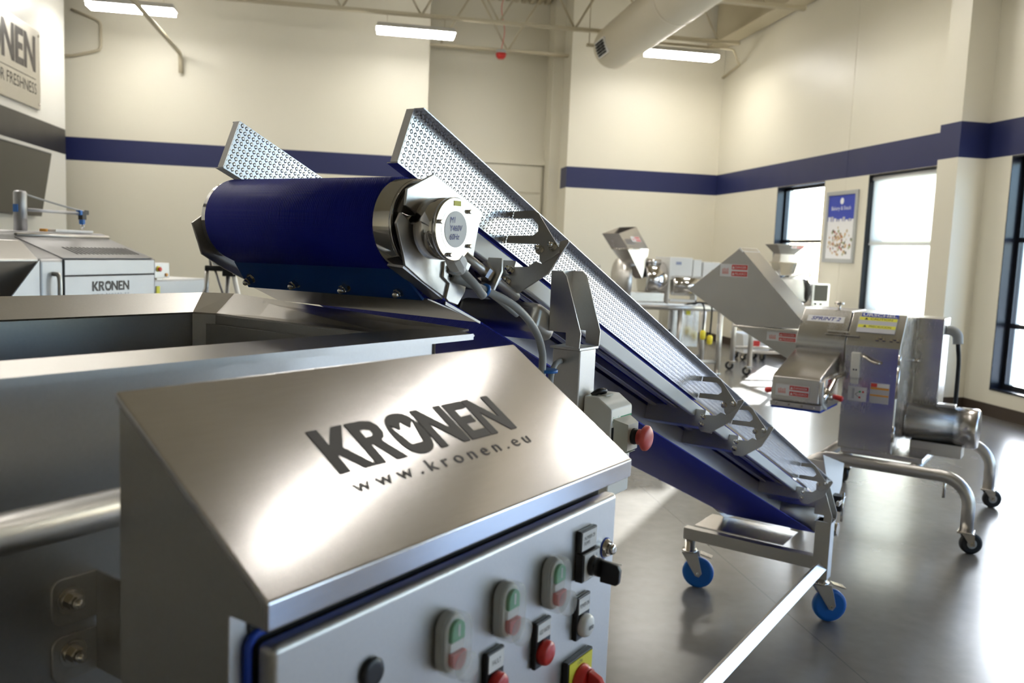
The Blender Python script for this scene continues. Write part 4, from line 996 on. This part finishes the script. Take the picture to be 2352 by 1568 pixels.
mo2 = S.part('motor', MB().lathe((.04, -.28, 1.20), (1, 0, 0), [(0, .10), (.02, .125), (.36, .125), (.38, .11)], 32), polish)
S.part('motor_cap', MB().lathe((.42, -.28, 1.20), (1, 0, 0), [(0, .12), (.12, .12), (.14, .10)], 32), white_paint, mo2)
S.part('motor_bracket', MB().box(.012, .36, -.36, -.20, 1.00, 1.03).box(.33, .36, -.36, -.20, 1.0, 1.10), white_paint, mo2, .004)
S.part('cable', MB().tube(curve_pts([(.55, -.32, 1.40), (.62, -.34, 1.36), (.63, -.34, 1.2), (.60, -.3, 1.0)]), .012, 8), blackrub)
for x in (-.50, .20, .73):
    for y in (-.25, .30):
        S.part('stand_leg', MB().cyl((x, y, .10 if x != .2 else .12), (x, y, .91), .036, 14), blast)
for y in (-.25, .30):
    S.part('stand_rail', MB().tube([(-.50, y, .925), (.73, y, .925)], .036, 14), blast)
    S.part('low_rail', MB().cyl((-.50, y, .25), (.73, y, .25), .025, 12), blast)
S.part('stand_top', MB().box(-.55, .40, -.28, .32, .945, .98), brushed, bevel=.005)
for x in (-.50, .73, .20):
    for y in (-.25, .30): cutter_castor(S, x, y, .055, 2.2, None, .10 if x != .2 else .115)
ec = S.part('switch_cabinet', MB().box(.10, .51, -.10, .25, .42, .90), brushed_z, bevel=.005)
S.part('warning_label', MB().box(.24, .42, -.104, -.10, .83, .89), paper, ec)
S.part('yellow_label', MB().box(.33, .39, -.106, -.104, .825, .885), paper_y, ec)
S.part('cabinet_latch', MB().box(.12, .135, -.115, -.10, .60, .64), blackp, ec, .002)
for i, (x, z0) in enumerate(((.47, .66), (.565, .60))):
    cbl = S.part('hanging_cord', MB().tube(curve_pts([(.25+.1*i, -.30, .97), (.40, -.34, 1.0), (x-.02, -.36, .97), (x, -.36, .85), (x-.005, -.36, z0)]), .011, 8), blackrub)
    S.part('yellow_plug', MB().lathe((x-.005, -.36, z0), (0, 0, -1), [(0, .02), (.02, .036), (.10, .036), (.12, .02)], 14), yellowp, cbl)
S.part('sensor_head', MB().box(-.98, -.78, .0, .16, 1.30, 1.42), cream_pl, bevel=.02)
S.part('red_beacon', MB().lathe((-.92, .08, 1.42), (0, 0, 1), [(0, .03), (.03, .025)], 12), redp)
S.part('feed_table', MB().box(-1.05, -.62, -.15, .25, 1.10, 1.22), white_paint, bevel=.02)
S.part('feed_leg', MB().cyl((-.95, .05, 0), (-.95, .05, 1.12), .03, 12), blast)

# ================================================================== SMALL SLICER BY THE WINDOW
R_ = Frame('slicing_machine', 'small white-bodied slicer with flared steel hopper near the first window', 'slicing machine', (0, 0), 0, (5.70, 10.95))
t4 = [(-.22, -.15, 1.775), (.20, -.15, 1.775), (.20, .20, 1.775), (-.22, .20, 1.775)]; m4 = [(-.12, -.07, 1.65), (.09, -.07, 1.65), (.09, .12, 1.65), (-.12, .12, 1.65)]
b4 = [(-.14, -.10, 1.53), (.12, -.10, 1.53), (.12, .14, 1.53), (-.14, .14, 1.53)]; n4 = [(-.10, -.08, 1.36), (.08, -.08, 1.36), (.08, .12, 1.36), (-.10, .12, 1.36)]
h_ = frustum(R_, 'hopper', m4, t4, brushed); frustum(R_, 'hopper_neck', b4, m4, brushed); frustum(R_, 'feed_throat', n4, b4, polish)
danger(R_, (-.02, -.155, 1.725), (1, 0, 0), (0, -.4, 1), .18, .04, h_)
R_.part('flange', MB().box(-.16, .14, -.12, .16, 1.525, 1.537), bolt_m)
R_.part('white_body', MB().lathe((.10, .0, 1.02), (0, 0, 1), [(0, .20), (.18, .20), (.28, .16), (.34, .08)], 28), white_paint)
R_.part('cutter_disc', MB().lathe((.22, -.02, 1.16), (1, 0, 0), [(0, .17), (.07, .17), (.09, .14)], 28), blackrub)
R_.part('guard_pipe', MB().tube(curve_pts([(.0, -.12, 1.34), (.15, -.14, 1.38), (.25, -.14, 1.41), (.30, -.12, 1.38), (.28, -.1, 1.30)]), .016, 8), white_paint)
R_.part('side_motor', MB().lathe((-.34, .0, 1.33), (1, 0, 0), [(0, .08), (.02, .09), (.2, .09)], 20), white_paint)
bxx = R_.part('control_box', MB().box(.36, .62, -.10, .12, .96, 1.27), brushed_z, bevel=.005)
R_.part('vent_screen', MB().box(.395, .59, -.106, -.10, 1.03, 1.25), mesh_grill, bxx)
R_.part('screen_frame', MB().box(.36, .385, -.11, -.10, .96, 1.27), white_paint, bxx)
for x in (.42, .50): R_.part('box_knob', MB().lathe((x, -.10, .99), (0, -1, 0), [(0, .016), (.02, .012)], 12), blackp, bxx)
R_.part('bench', MB().box(-.55, .62, -.20, .45, .90, .96), brushed, bevel=.006)
for x in (-.50, .57):
    for y in (-.15, .40):
        R_.part('bench_leg', MB().cyl((x, y, .12), (x, y, .90), .034, 12), blast); cutter_castor(R_, x, y, .06, 2.6)
for y in (-.15, .40): R_.part('bench_rail', MB().cyl((-.50, y, .32), (.57, y, .32), .02, 10), blast)

# product bin under the window, on castors
Bn = Frame('wheeled_bin', 'small pale wheeled bin with red sticker under the first window', 'bin', (0, 0), 0, (6.05, 12.55))
bb = frustum(Bn, 'tub', [(-.20, -.18, .13), (.20, -.18, .13), (.20, .18, .13), (-.20, .18, .13)], [(-.26, -.24, .42), (.26, -.24, .42), (.26, .24, .42), (-.26, .24, .42)], white_paint)
Bn.part('tub_base', MB().box(-.20, .20, -.18, .18, .122, .135), white_paint)
Bn.part('red_sticker', MB().plate([(-.12, -.205, .22), (.04, -.205, .22), (.04, -.222, .32), (-.12, -.222, .32)], .002), paper_r, bb)
for x in (-.16, .16):
    for y in (-.14, .14): cutter_castor(Bn, x, y, .05, 2.0, None, .110)

# ================================================================== SPIN DRYER BEHIND THE TANK
DB = math.radians(25)
D = Frame('spin_dryer', 'pale steel spin dryer with slotted sloping lid behind the tank', 'spin dryer', (0, 0), math.pi/2-DB, (-1.28, 4.83))
pale = steel('pale_steel', (.46, .46, .47), .46, scale=160, bump=.02)
D.part('body', MB().prism([(-.470, 0, .12), (-.470, 0, 1.416), (-.470, .30, 1.515), (-.470, .33, 1.545), (-.470, .95, 1.545), (-.470, .95, .12)], (.835, 0, 0)), pale, bevel=.02, seg=4)
D.part('front_panel', MB().box(-.322, .343, -.006, 0, .25, 1.330), pale, bevel=.003)
D.part('upper_panel', MB().box(-.322, .343, -.006, 0, 1.336, 1.412), pale, bevel=.003)
D.part('panel_gap_shade', MB().box(-.330, .350, -.002, 0, .25, 1.414), gap_shade)  # dark sheet behind the panels paints shade into their joint
D.part('lid_panel', MB().plate([(-.322, .004, 1.4215), (.343, .004, 1.4215), (.343, .29, 1.516), (-.322, .29, 1.516)], .004), pale)
for k in range(17):
    a = -.17+k*.0285; y0, y1 = .055, .150
    f = lambda y: 1.4215+(y-.004)*.0945/.286+.0015
    D.part('vent_slot_shade', MB().plate([(a, y0, f(y0)), (a+.010, y0, f(y0)), (a+.010, y1, f(y1)), (a, y1, f(y1))], .001), gap_shade)  # black plates on the lid paint the shade of its openings
logo(ink, D.root, (-.140, -.0062, 1.252), (1, 0, 0), (0, 0, 1), .275, .052, .0006)
D.text('www.kronen.eu', ink, (-.138, -.0062, 1.232), (1, 0, 0), (0, 0, 1), .27, .010, space=1.55)
D.part('hand_grip', MB().tube(curve_pts([(-.385, 0, 1.345), (-.385, -.03, 1.335), (-.385, -.035, 1.25), (-.385, -.03, 1.10), (-.385, 0, 1.09)]), .011, 10), blast)
cp = D.part('control_panel', MB().box(.02, .30, .36, .46, 1.545, 1.560), paper, bevel=.004)
D.part('red_button', MB().lathe((-.02, .40, 1.545), (0, 0, 1), [(0, .02), (.015, .02)], 14), paper_o, cp)
D.part('lid_rail', MB().cyl((-.30, .305, 1.525), (.35, .305, 1.525), .010, 10), blast)
# loading funnel on its left
D.part('loading_funnel', MB().prism([(-.472, .0, 1.412), (-.472, .10, 1.50), (-.472, .80, 1.50), (-.472, .80, .90), (-.472, .30, .90)], (-.45, 0, 0)), blast, bevel=.01)
D.part('funnel_skirt', MB().prism([(-.472, .0, 1.41), (-.73, .0, 1.15), (-.73, .0, .80), (-.472, .0, .80)], (0, .006, 0)), pale)
# swing arm
po_ = D.part('arm_post', MB().lathe((-.12, .45, 1.545), (0, 0, 1), [(0, .032), (.195, .032), (.205, .026), (.207, .01)], 24), pale)
D.part('arm', MB().cyl((-.10, .45, 1.655), (.33, .45, 1.655), .009, 10), pale, po_)
D.part('wire', MB().tube(curve_pts([(-.09, .45, 1.735), (.02, .45, 1.715), (.20, .45, 1.685), (.33, .45, 1.668)]), .005, 8), cablem, po_)
D.part('clamp', MB().box(.30, .335, .435, .465, 1.62, 1.67).box(.335, .36, .44, .46, 1.648, 1.675), blackp, po_, .003)
D.part('blue_fitting', MB().box(.285, .305, .435, .465, 1.645, 1.672).box(.305, .325, .436, .464, 1.595, 1.622), bluetie, po_, .003)
D.part('nozzle', MB().lathe((.318, .45, 1.595), (0, 0, -1), [(0, .012), (.02, .01), (.03, .004)], 12), polish, po_)
D.part('blue_label', MB().box(-.152, -.146, .435, .465, 1.64, 1.68), bluetie, po_)
for a in (-.40, .30):
    for b in (.08, .87): D.part('foot', MB().cyl((a, b, 0), (a, b, .125), .025, 12), blast)

# discharge conveyor beyond the dryer
Q = Frame('outfeed_conveyor', 'low grey outfeed conveyor with small switch box beyond the spin dryer', 'conveyor', (0, 0), math.pi/2-DB, (-1.28, 4.83))
Q.part('side_frame', MB().box(.72, 1.75, .60, 1.05, 1.06, 1.245), pale, bevel=.006)
Q.part('belt', MB().box(.74, 1.73, .63, 1.02, 1.2455, 1.250), white_pl)
Q.part('drip_rail', MB().box(.74, 1.60, .585, .60, 1.120, 1.135), blast)
sb_ = Q.part('switch_box', MB().box(1.165, 1.32, .62, .70, 1.262, 1.365), blast_dark, bevel=.004)
Q.part('yellow_collar', MB().lathe((1.20, .62, 1.325), (0, -1, 0), [(0, .020), (.004, .020)], 16), yellowp, sb_)
Q.part('stop_button', MB().lathe((1.203, .616, 1.322), (0, -1, 0), [(0, .012), (.012, .016), (.018, .010)], 16), redp, sb_)
Q.part('orange_button', MB().lathe((1.285, .62, 1.283), (0, -1, 0), [(0, .012), (.008, .012)], 12), paper_o, sb_)
Q.part('box_bracket', MB().box(1.20, 1.26, .63, .69, 1.245, 1.262), blast, sb_)
Q.part('yellow_sticker', MB().box(1.15, 1.185, .594, .598, 1.10, 1.21), paper_y)
for a in (.85, 1.65):
    for b in (.66, .99): Q.part('leg', MB().box(a-.025, a+.025, b-.025, b+.025, 0, 1.06), blast)

# folding tool stand seen under the conveyor head
G = Frame('folding_stand', 'black and silver folding stand seen beneath the conveyor head', 'stand', (0, 0), 0, (-.80, 5.60))
G.part('crossbar', MB().box(-.135, .055, -.02, .02, 1.345, 1.378), blackrub, bevel=.006)
G.part('clamp_block', MB().box(-.03, .05, -.03, .03, 1.315, 1.395), blackrub, bevel=.006)
G.part('bent_pipe', MB().tube(fillet_path([(-.125, 0, 1.36), (-.125, 0, 1.24), (-.16, 0, 1.15), (-.16, 0, .02)], .04), .014, 10), blast)
G.part('leg', MB().cyl((.035, -.01, 1.33), (.36, -.15, .02), .015, 12), white_paint)
G.part('leg', MB().cyl((.0, .01, 1.33), (-.10, .30, .02), .013, 12), pale)
G.part('brace', MB().cyl((-.075, 0, 1.35), (-.02, .05, 1.15), .007, 8), pale)
G.part('side_pole', MB().cyl((-.10, 0, 1.36), (-.115, 0, 1.50), .008, 8), blast)
G.part('white_tray', MB().box(-.085, .0, -.06, .06, 1.382, 1.412), white_paint, bevel=.01)
G.part('handle', MB().cyl((.02, -.02, 1.40), (.045, -.02, 1.33), .014, 10), white_paint)
